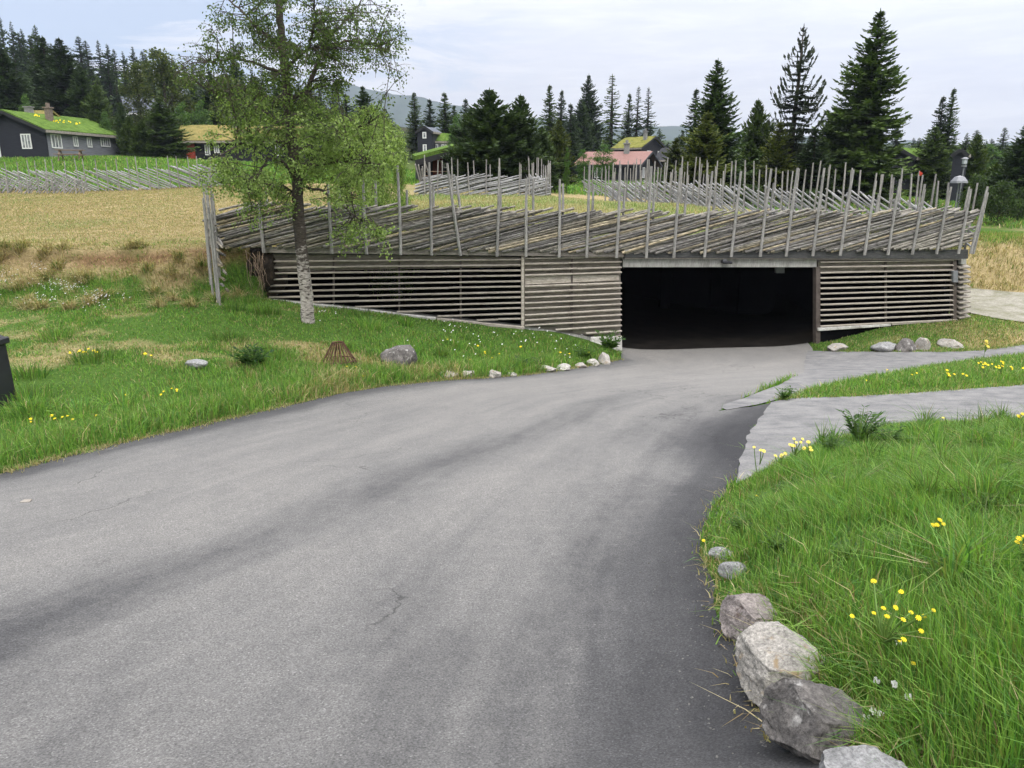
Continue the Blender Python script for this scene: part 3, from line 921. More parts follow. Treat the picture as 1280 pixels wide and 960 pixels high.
# ------------------------------------------------------------------ round-pole fences
def skigard(name, label, A, B, foot, height, ang, n_rail, stations, over, rmat=None, rr=.045, pr=.04, w_off=.0, nside=6, layers=2, back=True, group=None, lean=.04, wj=0.0, sgn=1):
    """A,B ends on plan; foot(u), height(u); rails rise along +u when sgn=1"""
    A, B = Vector((A[0], A[1], 0)), Vector((B[0], B[1], 0)); L = (B - A).length; d = (B - A) / L; nrm = Vector((d.y, -d.x, 0))
    O = A.lerp(B, .5); O.z = foot(L / 2)
    root = empty(name, O, label, 'fence', group)
    P = lambda u, w, z: A + d * u + nrm * w + Vector((0, 0, z))
    rest = MB()
    order = sorted(range(n_rail), key=lambda i: -(i % layers)); own = set(order[:99])
    for i in range(n_rail):
        a = ang * random.uniform(.85, 1.15)
        ln = height(L / 2) / math.sin(a) * random.uniform(.92, 1.12)
        u0 = -ln * math.cos(a) * .75 + (L + ln * math.cos(a) * .55) * (i + random.uniform(-.3, .3)) / n_rail
        cu = ln * math.cos(a)
        w = w_off + (i % layers - (layers - 1) / 2) * rr * 1.5 + random.uniform(-.012, .012)
        pts, rad = [], []
        k = 5
        h0 = random.uniform(.0, .05)
        for j in range(k + 1):
            f = j / k; u = u0 + cu * f
            if u < -.2 or u > L + .06: continue
            uu = min(max(u, 0), L)
            z = foot(uu) + h0 + ln * math.sin(a) * f + .03 * math.sin(f * 3 + i)
            uu = u if sgn > 0 else L - u
            zz = z if sgn > 0 else z - foot(min(max(u, 0), L)) + foot(min(max(uu, 0), L))
            pts.append(P(uu, w + random.uniform(-.008, .008), zz)); rad.append(rr * random.uniform(.8, 1.2) * (1 - .25 * f))
        if len(pts) < 2: continue
        m = MB() if i in own else rest
        m.tube(pts, rad, nside, jit=.12)
        if i in own: m.build('rail', rmat or M['rail'], root, O)
    if rest.v: rest.build('rail', rmat or M['rail'], root, O)['kind'] = 'stuff'
    for i, st in enumerate(stations):
        u = st[0]; top = st[1] if len(st) > 1 else foot(u) + height(u) + over * random.uniform(.75, 1.15)
        ln = st[2] if len(st) > 2 else random.uniform(-lean, lean)
        down = st[3] if len(st) > 3 else .3
        z0 = foot(u) - down
        for side in ((1, -1) if back else (1,)):
            w = w_off + side * (rr * 2.0 + pr) + random.uniform(-wj, wj)
            tz = top if side > 0 else foot(u) + height(u) + over * random.uniform(.6, 1.15)
            uu = u if side > 0 else u + random.uniform(.06, .3)
            z00 = z0 if side > 0 else foot(u) - .15
            b = P(uu, w, z00); tp = P(uu + ln * (tz - z00), w + random.uniform(-.03, .03), tz)
            m = MB(); md = b.lerp(tp, .5) + d * random.uniform(-.02, .02)
            m.tube([b, md, tp], [pr, pr * .95, pr * .72], nside + 1)
            m.build('fence_post', M['post'], root, O)
    return root


# front fence on the roof edge
fa, fb = WP(W(268, 310)[0], .09, 0), WP(W(1212, 318)[0], .09, 0)
FL = (fb - fa).length; u_off = W(268, 310)[0]
fu = np.linspace(0, FL, 40)
fpx = np.array([float(to_px(np.array(WP(u + u_off, 0, .0)))[0]) for u in fu])
foot_y = np.interp(fpx, [268, 335, 540, 778, 1000, 1205], [309, 309, 312.5, 316, 314, 311])
top_y = np.interp(fpx, [268, 300, 540, 700, 900, 1100, 1205], [259, 260, 267, 268, 269, 272, 276])
zf = np.array([W(a, b)[1] for a, b in zip(fpx, foot_y)]); zt = np.array([W(a, b)[1] for a, b in zip(fpx, top_y)])
f_foot = lambda u: float(np.interp(u, fu, zf)); f_h = lambda u: float(np.interp(u, fu, zt - zf))
POSTS = [(332, 232, 0), (416, 228, 0), (459, 213, 0), (501, 205, 0), (539, 201, 0), (575, 202, -.13), (620, 206, .03), (656, 221, 0), (697, 222, -.01), (731, 205, .01), (768, 208, .01), (805, 206, .01),
         (839, 208, .02), (877, 212, .03), (910, 212, .05), (946, 209, .05), (978, 208, .05), (1011, 208, .04), (1045, 210, .05), (1075, 224, .05), (1104, 222, .05), (1134, 228, .05), (1164, 238, .05), (1191, 234, .06), (1206, 231, .11)]
sts = []
for px, ty, ln in POSTS:
    u = W(px, 318)[0]; zt_ = W(px, ty + 2)[1]
    sts.append((u - u_off, zt_, ln, .12 if px > 320 else .3))
front = skigard('rail_fence', 'long grey split-rail fence with tall paired posts on the garage roof edge', fa, fb, f_foot, f_h, R(15), 330, sts, .85, rr=.037, pr=.042, w_off=.02, nside=7, layers=3)
# more than 100 rails: nothing to do, the mesh parts beyond 100 are merged below

# short fence falling down the bank at its end
qa, qb = at(268, 300, 20.1), hit(285, 384)
qz = lambda u: float(np.interp(u, [0, 1], [0, 1]))
Lq = ((qb - qa).to_2d()).length
zq0, zq1 = wall_pt(272, 312)[2], qb.z
skigard('rail_fence', 'short fence of bundled grey poles running down the bank beside the wall', qa, qb, lambda u: float(np.interp(u, [0, Lq * .3, Lq], [zq0, zq0 - .25, zq1])), lambda u: 1.15,
        R(24), 16, [(Lq * f, float(zq0 + a)) for f, a in ((.02, 1.95), (.08, 1.8), (.16, 1.6), (.26, 1.62), (.36, 1.4), (.47, 1.3), (.56, 1.32), (.66, 1.2), (.78, 1.05), (.88, 1.12), (.97, 1.0))], .8, rr=.034, pr=.028, nside=6, layers=3, lean=.05, back=False, wj=.16)

# back fence of the roof: from the far right corner inwards
P_c, P_m, P_l = at(1209, 318, 22.9), at(757, 256, 37.2), at(522, 244, 35.0)


def line_fence(name, label, A, B, h, n_rail, npost, over, sgn, zfun=None, **kw):
    L = (Vector((B[0], B[1])) - Vector((A[0], A[1]))).length
    us = np.linspace(0, L, 30); xs = A[0] + (B[0] - A[0]) * us / L; ys = A[1] + (B[1] - A[1]) * us / L
    zs = (zfun or H0)(xs, ys)
    ft = lambda u: float(np.interp(u, us, zs))
    st = [(L * (i + .5 + random.uniform(-.25, .25)) / npost,) for i in range(npost)]
    return skigard(name, label, A, B, ft, (lambda u: h), kw.pop('ang', R(26)), n_rail, st, over, sgn=sgn, **kw)


line_fence('rail_fence', 'grey split-rail fence slanting back along the far side of the grassed roof', P_c, P_m, .95, 92, 34, .95, 1, zroof, rr=.036, pr=.034, nside=5, lean=.05, rmat=M['rail_pale'])
line_fence('rail_fence', 'grey split-rail fence across the back of the roof before the dense dark spruces', P_l, at(690, 250, 36.6), .85, 64, 9, .8, 1, zroof, rr=.038, pr=.034, nside=5, ang=R(14), layers=2, rmat=M['rail_pale'])
line_fence('rail_fence', 'short run of grey poles closing the back corner of the roof fence', at(690, 250, 36.7), at(652, 240, 42), .9, 20, 7, .8, 1, rr=.036, pr=.034, nside=5, rmat=M['rail_pale'])
line_fence('rail_fence', 'grey pole fence beyond the roof in front of the red roofed cabin', at(728, 240, 44), at(900, 246, 40), .75, 40, 17, .85, -1, rr=.034, pr=.032, nside=5, rmat=M['rail_pale'])
# leaning loose poles by the shed
m_root = empty('pole_stack', at(536, 240, 36), 'bundle of loose grey poles leaning together by the red-walled shed', 'poles')
for px, ty, bx in ((519, 205, 530), (523, 206, 531), (528, 208, 531), (531, 203, 545), (527, 211, 533)):
    a, b = at(bx, 243, 35.6), at(px, ty, 35.2); m = MB(); m.tube([a, b], [.05, .035], 6); m.build('pole', M['post'], m_root, m_root.location)

# far fence on the meadow, two runs that meet in a zigzag
FA, FB, FC = hit(-60, 231), hit(112, 236), hit(276, 236)
line_fence('rail_fence', 'long pale grey split-rail fence on the meadow below the turf-roofed navy house', at(-140, 235, 43.5), at(285, 235, 42.0), 1.0, 96, 34, .62, -1, rr=.036, pr=.03, nside=5, ang=R(24), back=False, rmat=M['rail_pale'])
line_fence('rail_fence', 'short braced pale fence standing just before the long meadow fence', at(-60, 238, 41.6), at(112, 238, 41.0), .7, 40, 15, .2, 1, rr=.034, pr=.036, nside=5, ang=R(48), back=False, rmat=M['rail_pale'])
# ------------------------------------------------------------------ cabins
def house(name, label, O, e1, e2, L, Wd, eave, rise, wall, roof, sidemat=None, over=.5, thick=.28, wins=(), doors=(), chims=(), wlabel=None, base=.0, cat='house', eavemat=None, ridge_off=.5, sc=1.0):
    """O near corner on the ground; e1 along the eaves, e2 along the gable"""
    root = empty(name, O, label, cat)
    L, Wd, eave, rise, over, thick = (q * sc for q in (L, Wd, eave, rise, over, thick))
    wins = [(f, a * sc, b * sc, c_ * sc, d * sc, n) for f, a, b, c_, d, n in wins]
    chims = [(a * sc, b * sc, c_ * sc, d * sc, n) for a, b, c_, d, n in chims]
    e1, e2 = Vector((*e1, 0)).normalized(), Vector((*e2, 0)).normalized(); Z = Vector((0, 0, 1))
    P = lambda a, b, z: O + e1 * a + e2 * b + Z * z
    k = ridge_off
    m = MB()
    prof = [(0, -1.2), (0, eave), (Wd * k, eave + rise), (Wd, eave), (Wd, -1.2)]
    m.prism([P(0, b, z) for b, z in prof], e1 * L)
    w = m.build('wall', wall, root, O)
    if sidemat:
        m = MB(); m.prism([P(.12, -.03, -.6), P(L - .02, -.03, -.6), P(L - .02, -.03, eave - .02), P(.12, -.03, eave - .02)], e2 * .028)
        tag(m.build('wall_cladding', sidemat, root, O), 'grey weathered board wall under the eaves')
    m = MB(); sl1, sl2 = rise / (Wd * k), rise / (Wd * (1 - k))
    pr = [(-over, eave - over * sl1 + .03), (Wd * k, eave + rise + .03), (Wd + over, eave - over * sl2 + .03), (Wd + over, eave - over * sl2 + .03 + thick), (Wd * k, eave + rise + .03 + thick), (-over, eave - over * sl1 + .03 + thick)]
    bm_ = MB(); bm_.prism([P(-over, b, z) for b, z in pr], e1 * (L + 2 * over))
    me = bm_.mesh('roof', roof, O)
    bm = bmesh.new(); bm.from_mesh(me)
    bmesh.ops.triangulate(bm, faces=[f for f in bm.faces if len(f.verts) > 4])
    bmesh.ops.subdivide_edges(bm, edges=bm.edges[:], cuts=5, use_grid_fill=True)
    if roof.name.startswith('turf'):
        for v in bm.verts: v.co += Z * (noise.noise((v.co + O) * .9) * .1 + noise.noise((v.co + O) * 3) * .05)
    bm.to_mesh(me); bm.free()
    rf = link('roof', me, root)
    em = eavemat or M['fascia_turf']
    m = MB(); zb = eave - over * sl1
    m.bar(P(-over - .02, -over - .03, zb + .1), P(L + over + .02, -over - .03, zb + .1), .05, .22); m.build('eave_board', em, root, O)
    m = MB()
    for s_ in (-over - .03,):
        m.bar(P(s_, -over, zb + .06), P(s_, Wd * k, eave + rise + .06), .05, .26); m.bar(P(s_, Wd + over, eave - over * sl2 + .06), P(s_, Wd * k, eave + rise + .061), .052, .262)
    m.build('barge_board', M['trim_black'], root, O)
    for face, s, z, ww, hh, nm in wins:
        f = MB(); pn = MB()
        if face == 'side': C, ax, nn = P(s, -.035, z), e1, -e2
        else: C, ax, nn = P(-.01, s, z), e2, -e1
        fr = .09
        q = lambda a, b, d: C + ax * a + Z * b + nn * d
        for a0, a1, b0, b1 in [(-ww / 2, -ww / 2 + fr, -hh / 2, hh / 2), (ww / 2 - fr, ww / 2, -hh / 2, hh / 2), (-ww / 2 + fr, ww / 2 - fr, hh / 2 - fr, hh / 2), (-ww / 2 + fr, ww / 2 - fr, -hh / 2, -hh / 2 + fr)] + \
                [(-ww / 2 + fr + (ww - 2 * fr) * i / nm - .03, -ww / 2 + fr + (ww - 2 * fr) * i / nm + .03, -hh / 2 + fr, hh / 2 - fr) for i in range(1, nm)]:
            f.prism([q(a0, b0, .0), q(a1, b0, .0), q(a1, b1, .0), q(a0, b1, .0)], nn * .06)
        wo = f.build('window', M['white'], root, O)
        pn.prism([q(-ww / 2 + .02, -hh / 2 + .02, .005), q(ww / 2 - .02, -hh / 2 + .02, .005), q(ww / 2 - .02, hh / 2 - .02, .005), q(-ww / 2 + .02, hh / 2 - .02, .005)], nn * .02)
        pn.build('pane', M['pane'], wo, O)
    for face, s, ww, hh, mt in doors:
        if face == 'side': C, ax, nn = P(s, -.035, hh / 2), e1, -e2
        else: C, ax, nn = P(-.01, s, hh / 2), e2, -e1
        q = lambda a, b, d: C + ax * a + Z * b + nn * d
        m = MB(); m.prism([q(-ww / 2, -hh / 2, 0), q(ww / 2, -hh / 2, 0), q(ww / 2, hh / 2, 0), q(-ww / 2, hh / 2, 0)], nn * .05)
        d_ = m.build('door', mt, root, O)
        m = MB(); m.bar(q(ww * .36, -.08, .07), q(ww * .36, .06, .07), .04, .04); m.build('handle', M['lamp_grey'], d_, O)
    for a, b, hgt, wd, mt in chims:
        zr_ = eave + (rise * b / (Wd * k) if b < Wd * k else rise * (Wd - b) / (Wd * (1 - k)))
        m = MB(); p = P(a, b, zr_ + hgt / 2 - .2); m.box(p, (wd, wd, hgt + .4), Matrix.Rotation(math.atan2(e1.y, e1.x), 3, 'Z'))
        ch = m.build('chimney', mt, rf, O, bevel=.03)
        m = MB(); m.box(P(a, b, zr_ + hgt + .06), (wd * 1.35, wd * 1.35, .12), Matrix.Rotation(math.atan2(e1.y, e1.x), 3, 'Z'))
        m.box(P(a, b, zr_ + hgt + .3), (wd * .5, wd * .5, .36)); ch2 = m.build('chimney_cap', mt, rf, O)
    return root


def ang(a): return (math.cos(R(a)), math.sin(R(a)))


# navy house with green turf roof
O1 = at(61, 199, 70)
H1 = house('turf_roof_house', 'navy boarded house with grey side wall, white windows and bright green turf roof', O1, ang(82), ang(172), 10.4, 7.0, 2.4, 1.45, M['house_navy'], M['turf_green'], M['house_grey'], over=.45, thick=.26,
           wins=[('gable', 1.87, 1.5, .95, 1.25, 3), ('side', 1.2, 1.55, 1.3, 1.2, 3), ('side', 3.7, 1.65, .62, .9, 2), ('side', 5.6, 1.65, .62, .9, 2), ('side', 7.95, 1.75, 1.4, .8, 4)],
           doors=[('gable', 5.0, .95, 2.1, M['white'])], chims=[(3.3, 1.9, 1.3, .5, M['chimney'])])
e1, e2 = Vector((*ang(82), 0)), Vector((*ang(172), 0))
pt = lambda a, b, z: O1 + e1 * a + e2 * b + Vector((0, 0, z))
# cross gable behind the ridge and its own stone chimney
m = MB(); m.prism([pt(4.2, 3.4, 3.5), pt(7.0, 3.4, 3.5), pt(5.6, 3.4, 4.3)], e2 * 2.5); m.build('dormer', M['house_navy'], H1, O1)
m = MB(); m.prism([pt(3.9, 3.2, 3.4), pt(5.6, 3.2, 4.35), pt(7.3, 3.2, 3.4), pt(7.3, 3.2, 3.6), pt(5.6, 3.2, 4.55), pt(3.9, 3.2, 3.6)], e2 * 2.7); m.build('dormer_roof', M['turf_brown'], H1, O1)
m = MB(); m.box(pt(4.0, 4.4, 4.1), (.55, .55, 1.1)); m.box(pt(4.0, 4.4, 4.7), (.7, .7, .1)); m.build('chimney', M['chimney_grey'], H1, O1)
m = MB()
for z in (.35, .7, 1.05): pass
# yellow flowers grown on that roof
fv = []
for i in range(26):
    a = random.gauss(4.6, 1.2); b = random.uniform(1.2, 2.2)
    if random.random() < .3: a, b = random.gauss(2.6, .25), random.uniform(2.3, 2.9)
    p = pt(a, b, 2.4 + 1.45 * b / 3.5 + .36); s_ = .05
    fv.append([p + Vector((-s_, 0, -s_)), p + Vector((s_, 0, -s_)), p + Vector((s_, .03, s_)), p + Vector((-s_, .03, s_))])
V = np.array([[tuple(q) for q in f] for f in fv]).reshape(-1, 3) - np.array(O1)
me = mesh_np('roof_flowers', V, np.arange(len(V)).reshape(-1, 4), M['petal']); o = link('roof_flowers', me, H1); o['kind'] = 'stuff'

# picnic table by its wall
def picnic(loc, rz, sc=1.0, label='', cat='picnic table', mt=None):
    r = empty('picnic_table', loc, label, cat); mt = mt or M['bench']
    Mx = Matrix.Rotation(rz, 3, 'Z'); q = lambda x, y, z: Vector(loc) + Mx @ Vector((x * sc, y * sc, z * sc))
    m = MB()
    for i in range(5): m.bar(q(-.9, -.3 + i * .15, .74), q(.9, -.3 + i * .15, .74), .14 * sc, .04 * sc)
    m.build('table_top', mt, r, loc)
    for s in (-1, 1):
        m = MB()
        for j in (0, .15): m.bar(q(-.9, s * (.62 + j), .45), q(.9, s * (.62 + j), .45), .14 * sc, .04 * sc)
        m.build('seat', mt, r, loc)
        m = MB(); m.bar(q(s * .65, -.7, 0), q(s * .65, -.15, .72), .09 * sc, .04 * sc); m.bar(q(s * .65, .7, 0), q(s * .65, .15, .72), .09 * sc, .04 * sc); m.bar(q(s * .65, -.72, .41), q(s * .65, .72, .41), .04 * sc, .09 * sc); m.build('leg', mt, r, loc)
    return r


p = hit(91, 201, 60); picnic(Vector((p.x, p.y - .2, p.z - .02)), R(15), 1.15, 'brown wooden picnic table beside the grey wall of the navy house')

# ochre-roofed cabin with the red door
O2 = at(226, 205, 80)
house('turf_roof_cabin', 'low black cabin with red door under an ochre turf roof', O2, ang(4), ang(97), 11.6, 6.5, 2.2, 1.35, M['house_dark'], M['turf_brown'], over=.5, thick=.3,
      wins=[('side', 2.75, 1.35, .5, 1.0, 2), ('side', 3.65, 1.45, .5, .8, 2), ('side', 9.8, 1.35, .8, 1.1, 2)], doors=[('side', 1.1, .85, 1.95, M['door_red'])], chims=[(4.9, 3.0, 1.1, .55, M['chimney_grey'])], cat='cabin')

# blue-grey roofed house among the hillside spruces
O3 = at(163, 160, 108)
house('hillside_house', 'pale boarded house with blue grey roof hidden among hillside spruces', O3, ang(28), ang(122), 7, 5.2, 2.0, 2.0, M['house_grey'], M['roof_slate'], over=.4, thick=.12, wins=[('gable', 2.5, 1.5, .9, 1.0, 2)], eavemat=M['white'])
O3b = at(230, 140, 112)
house('hillside_house', 'small grey roofed cabin with stone chimney half hidden behind the leafy trees', O3b, ang(10), ang(100), 4, 4, 1.8, 1.2, M['house_grey'], M['roof_slate'], over=.3, thick=.12, chims=[(1.2, 1.5, .9, .5, M['chimney_grey'])], cat='cabin')

# two storey dark house behind the turf shed
O4 = at(541, 199, 92)
house('tall_house', 'narrow two storey dark house with white windows behind the turf-roofed shed', O4, ang(75), ang(172), 3, 1.55, 2.6, .5, M['house_navy'], M['roof_slate'], over=.15, thick=.08, sc=1.12,
      wins=[('gable', .8, 2.35, .38, .62, 1), ('gable', .8, 1.0, .38, .9, 1)])
O4b = at(543, 200, 93)
house('tall_house', 'low pale fronted annex with green turf roof beside the tall dark house', O4b, ang(3), ang(95), 2.0, 2, 1.75, .8, M['house_grey'], M['turf_green'], over=.12, thick=.12, sc=1.13,
      wins=[('side', .25, 1.2, .35, .7, 1), ('side', .9, 1.2, .3, .7, 1), ('side', 1.35, 1.2, .4, .7, 1)], cat='annex')

# turf-roofed shed with the red wall
O5 = at(572, 232, 46)


def shed5():
    r = empty('turf_shed', O5, 'open shed with sloping green turf roof and dark red wall behind the roof fence', 'shed')
    q = lambda px, py, Y: at(px, py, Y)
    m = MB()
    a = [q(519, 201, 45), q(574, 186.5, 45.6)]
    bk = Vector((-.8, 5.0, .25))
    m.prism([a[0], a[1], a[1] + Vector((0, 0, .26)), a[0] + Vector((0, 0, .26))], bk)
    me = m.mesh('roof', M['turf_green'], O5); link('roof', me, r)
    m = MB(); n_ = Vector((0, -.05, 0))
    m.prism([a[0] + n_ + Vector((0, 0, -.28)), a[1] + n_ + Vector((0, 0, -.24)), a[1] + n_ + Vector((0, 0, .04)), a[0] + n_ + Vector((0, 0, .04))], (0, .06, 0)); m.build('barge_board', M['trim_black'], r, O5)
    m = MB(); m.prism([q(523, 240, 46.2), q(571, 240, 46.4), q(571, 190, 46.4), q(523, 202, 46.2)], (-.6, 3.6, .2)); m.build('wall', M['house_dark'], r, O5)
    m = MB(); m.prism([q(541, 236, 46.1), q(553, 236, 46.15), q(553, 198, 46.15), q(541, 201, 46.1)], (0, .06, 0)); tag(m.build('red_wall', M['house_red'], r, O5), 'dark red boarded wall in the shade of the roof')
    m = MB(); m.prism([q(554.5, 210, 46.05), q(558, 210, 46.05), q(558, 204, 46.05), q(554.5, 204, 46.05)], (0, .1, 0)); w_ = m.build('window', M['white'], r, O5)
    m = MB(); m.prism([q(555.2, 209, 46.02), q(557.3, 209, 46.02), q(557.3, 205, 46.02), q(555.2, 205, 46.02)], (0, .02, 0)); m.build('pane', M['pane'], w_, O5)
    return r


shed5()
p = at(549, 230.5, 44.6)
picnic(Vector((p.x, p.y, gz(p.x, p.y) + .1)), R(4), .8, 'faded reddish wooden bench before the dark red shed wall', 'bench')

# red-roofed cabin and the mossy-roofed house behind it
O6 = at(795, 226, 95)
house('red_roof_cabin', 'low dark cabin with broad faded red roof behind the pole fences', O6, ang(166), ang(62), 4.2, 4.2, 1.25, .85, M['house_dark'], M['roof_red'], over=.5, thick=.09, sc=1.58, wins=[('side', 2.9, .6, .5, .8, 2), ('gable', 1.6, .6, .5, .8, 2)],
      chims=[(1.4, 1.8, .75, .4, M['chimney_grey'])], cat='cabin', eavemat=M['trim_black'])
O7 = at(800, 207, 120)
house('mossy_roof_house', 'black boarded house with moss green roof and white gable windows above the red roof', O7, ang(138), ang(48), 3.0, 4.3, 1.6, 1.0, M['house_dark'], M['turf_moss'], over=.25, thick=.14, sc=1.58,
      wins=[('gable', 1.4, 1.05, .6, .7, 2), ('gable', 3.3, 1.05, .6, .7, 2), ('side', .5, 1.0, .25, .5, 1), ('side', 1.6, 1.0, .25, .5, 1)], chims=[(.5, 1.5, .85, .3, M['chimney_grey'])])
O8 = at(848, 215, 105)
house('dark_cabin', 'small black cabin with dark pitched roof beside the big yellowish spruce', O8, ang(140), ang(50), 2.2, 2.6, 1.1, .9, M['house_dark'], M['house_dark'], over=.3, thick=.1, sc=1.5, cat='cabin', wins=[('side', 1.2, .5, .35, .6, 1)], eavemat=M['fascia_turf'])
# right: narrow dark shed with green roof, low dark shed
O9 = at(1203, 232, 58)
house('narrow_shed', 'narrow tall black shed with green gabled roof among the spruces', O9, ang(57), ang(150), 1.6, .85, 2.1, .35, M['house_navy'], M['turf_green'], over=.12, thick=.08, cat='shed')
O10 = at(1228, 268, 50)
house('low_shed', 'low black shed with thin pale roof edge below the shrubs', O10, ang(4), ang(94), 1.3, 2, .28, .28, M['house_dark'], M['house_dark'], over=.15, thick=.06, cat='shed')
O11 = at(1140, 222, 62)
house('green_roof_hut', 'dark hut with green turf roof between the tall spruce and the red marker', O11, ang(35), ang(140), 2, 2, 1.5, .6, M['house_dark'], M['turf_green'], over=.3, thick=.16, cat='hut')

# lantern, parasol, red marker
def street_lamp():
    p = at(1201.5, 232, 45); g = gz(p.x, p.y); o = Vector((p.x, p.y, g))
    r = empty('street_lamp', o, 'white lantern on a thin grey pole before the narrow black shed', 'street lamp')
    zt_ = at(1201.5, 207, 45).z
    m = MB(); m.tube([o, Vector((p.x, p.y, zt_))], [.05, .035], 8); m.build('pole', M['lamp_grey'], r, o)
    m = MB(); m.box(Vector((p.x, p.y, zt_ + .22)), (.2, .2, .3), taper=1.12); m.build('lantern', M['lamp_white'], r, o, bevel=.03)
    m = MB(); m.box(Vector((p.x, p.y, zt_ + .41)), (.3, .3, .1), taper=.3); m.box(Vector((p.x, p.y, zt_ - .02)), (.2, .2, .1)); m.build('lamp_cap', M['lamp_grey'], r, o)


street_lamp()


def parasol():
    p = at(1199, 226, 43); g = gz(p.x, p.y); o = Vector((p.x, p.y, g))
    r = empty('parasol', o, 'small grey parasol canopy above the fence posts below the lantern', 'parasol')
    m = MB(); m.tube([o, Vector((p.x, p.y, p.z + .1))], [.03, .03], 8); m.build('pole', M['lamp_grey'], r, o)
    vs = [Vector((p.x, p.y, p.z + .28))]; k = 8
    for ring, (rr_, dz) in enumerate(((.25, .2), (.43, -.02))):
        for i in range(k): vs.append(Vector((p.x + rr_ * math.cos(i * 2 * math.pi / k), p.y + rr_ * math.sin(i * 2 * math.pi / k), p.z + dz)))
    for i in range(k): vs.append(Vector((p.x + .45 * math.cos(i * 2 * math.pi / k), p.y + .45 * math.sin(i * 2 * math.pi / k), p.z - .12)))
    fs = [(0, 1 + i, 1 + (i + 1) % k) for i in range(k)] + [(1 + i, 9 + i, 9 + (i + 1) % k, 1 + (i + 1) % k) for i in range(k)] + [(9 + i, 17 + i, 17 + (i + 1) % k, 9 + (i + 1) % k) for i in range(k)]
    m = MB(); m.add(vs, fs); m.build('canopy', M['lamp_grey'], r, o)


parasol()
p = at(1147.5, 225, 40); g = gz(p.x, p.y); o = Vector((p.x, p.y, g)); r = empty('marker_flag', o, 'small red pennant on a thin stick before the tall spruce', 'flag')
m = MB(); m.tube([o, Vector((p.x, p.y, p.z + .45))], [.02, .015], 6); m.build('stick', M['post'], r, o)
m = MB(); a = Vector((p.x + .01, p.y, p.z + .45)); m.prism([a, a + Vector((.2, 0, -.12)), a + Vector((.14, .02, -.24)), a + Vector((0, 0, -.26))], (0, .015, 0)); m.build('pennant', M['flag_red'], r, o)
# ------------------------------------------------------------------ spruces
def quads_kite(P, D, Ln, Wd, S):
    """kite shaped leaves: base P, direction D, length, width, side direction S -> verts (n,4,3)"""
    mid = P + D * (Ln * .4)[:, None]
    return np.stack([P, mid + S * (Wd / 2)[:, None], P + D * Ln[:, None], mid - S * (Wd / 2)[:, None]], 1)


def norm(a): return a / np.maximum(np.linalg.norm(a, axis=-1, keepdims=True), 1e-9)


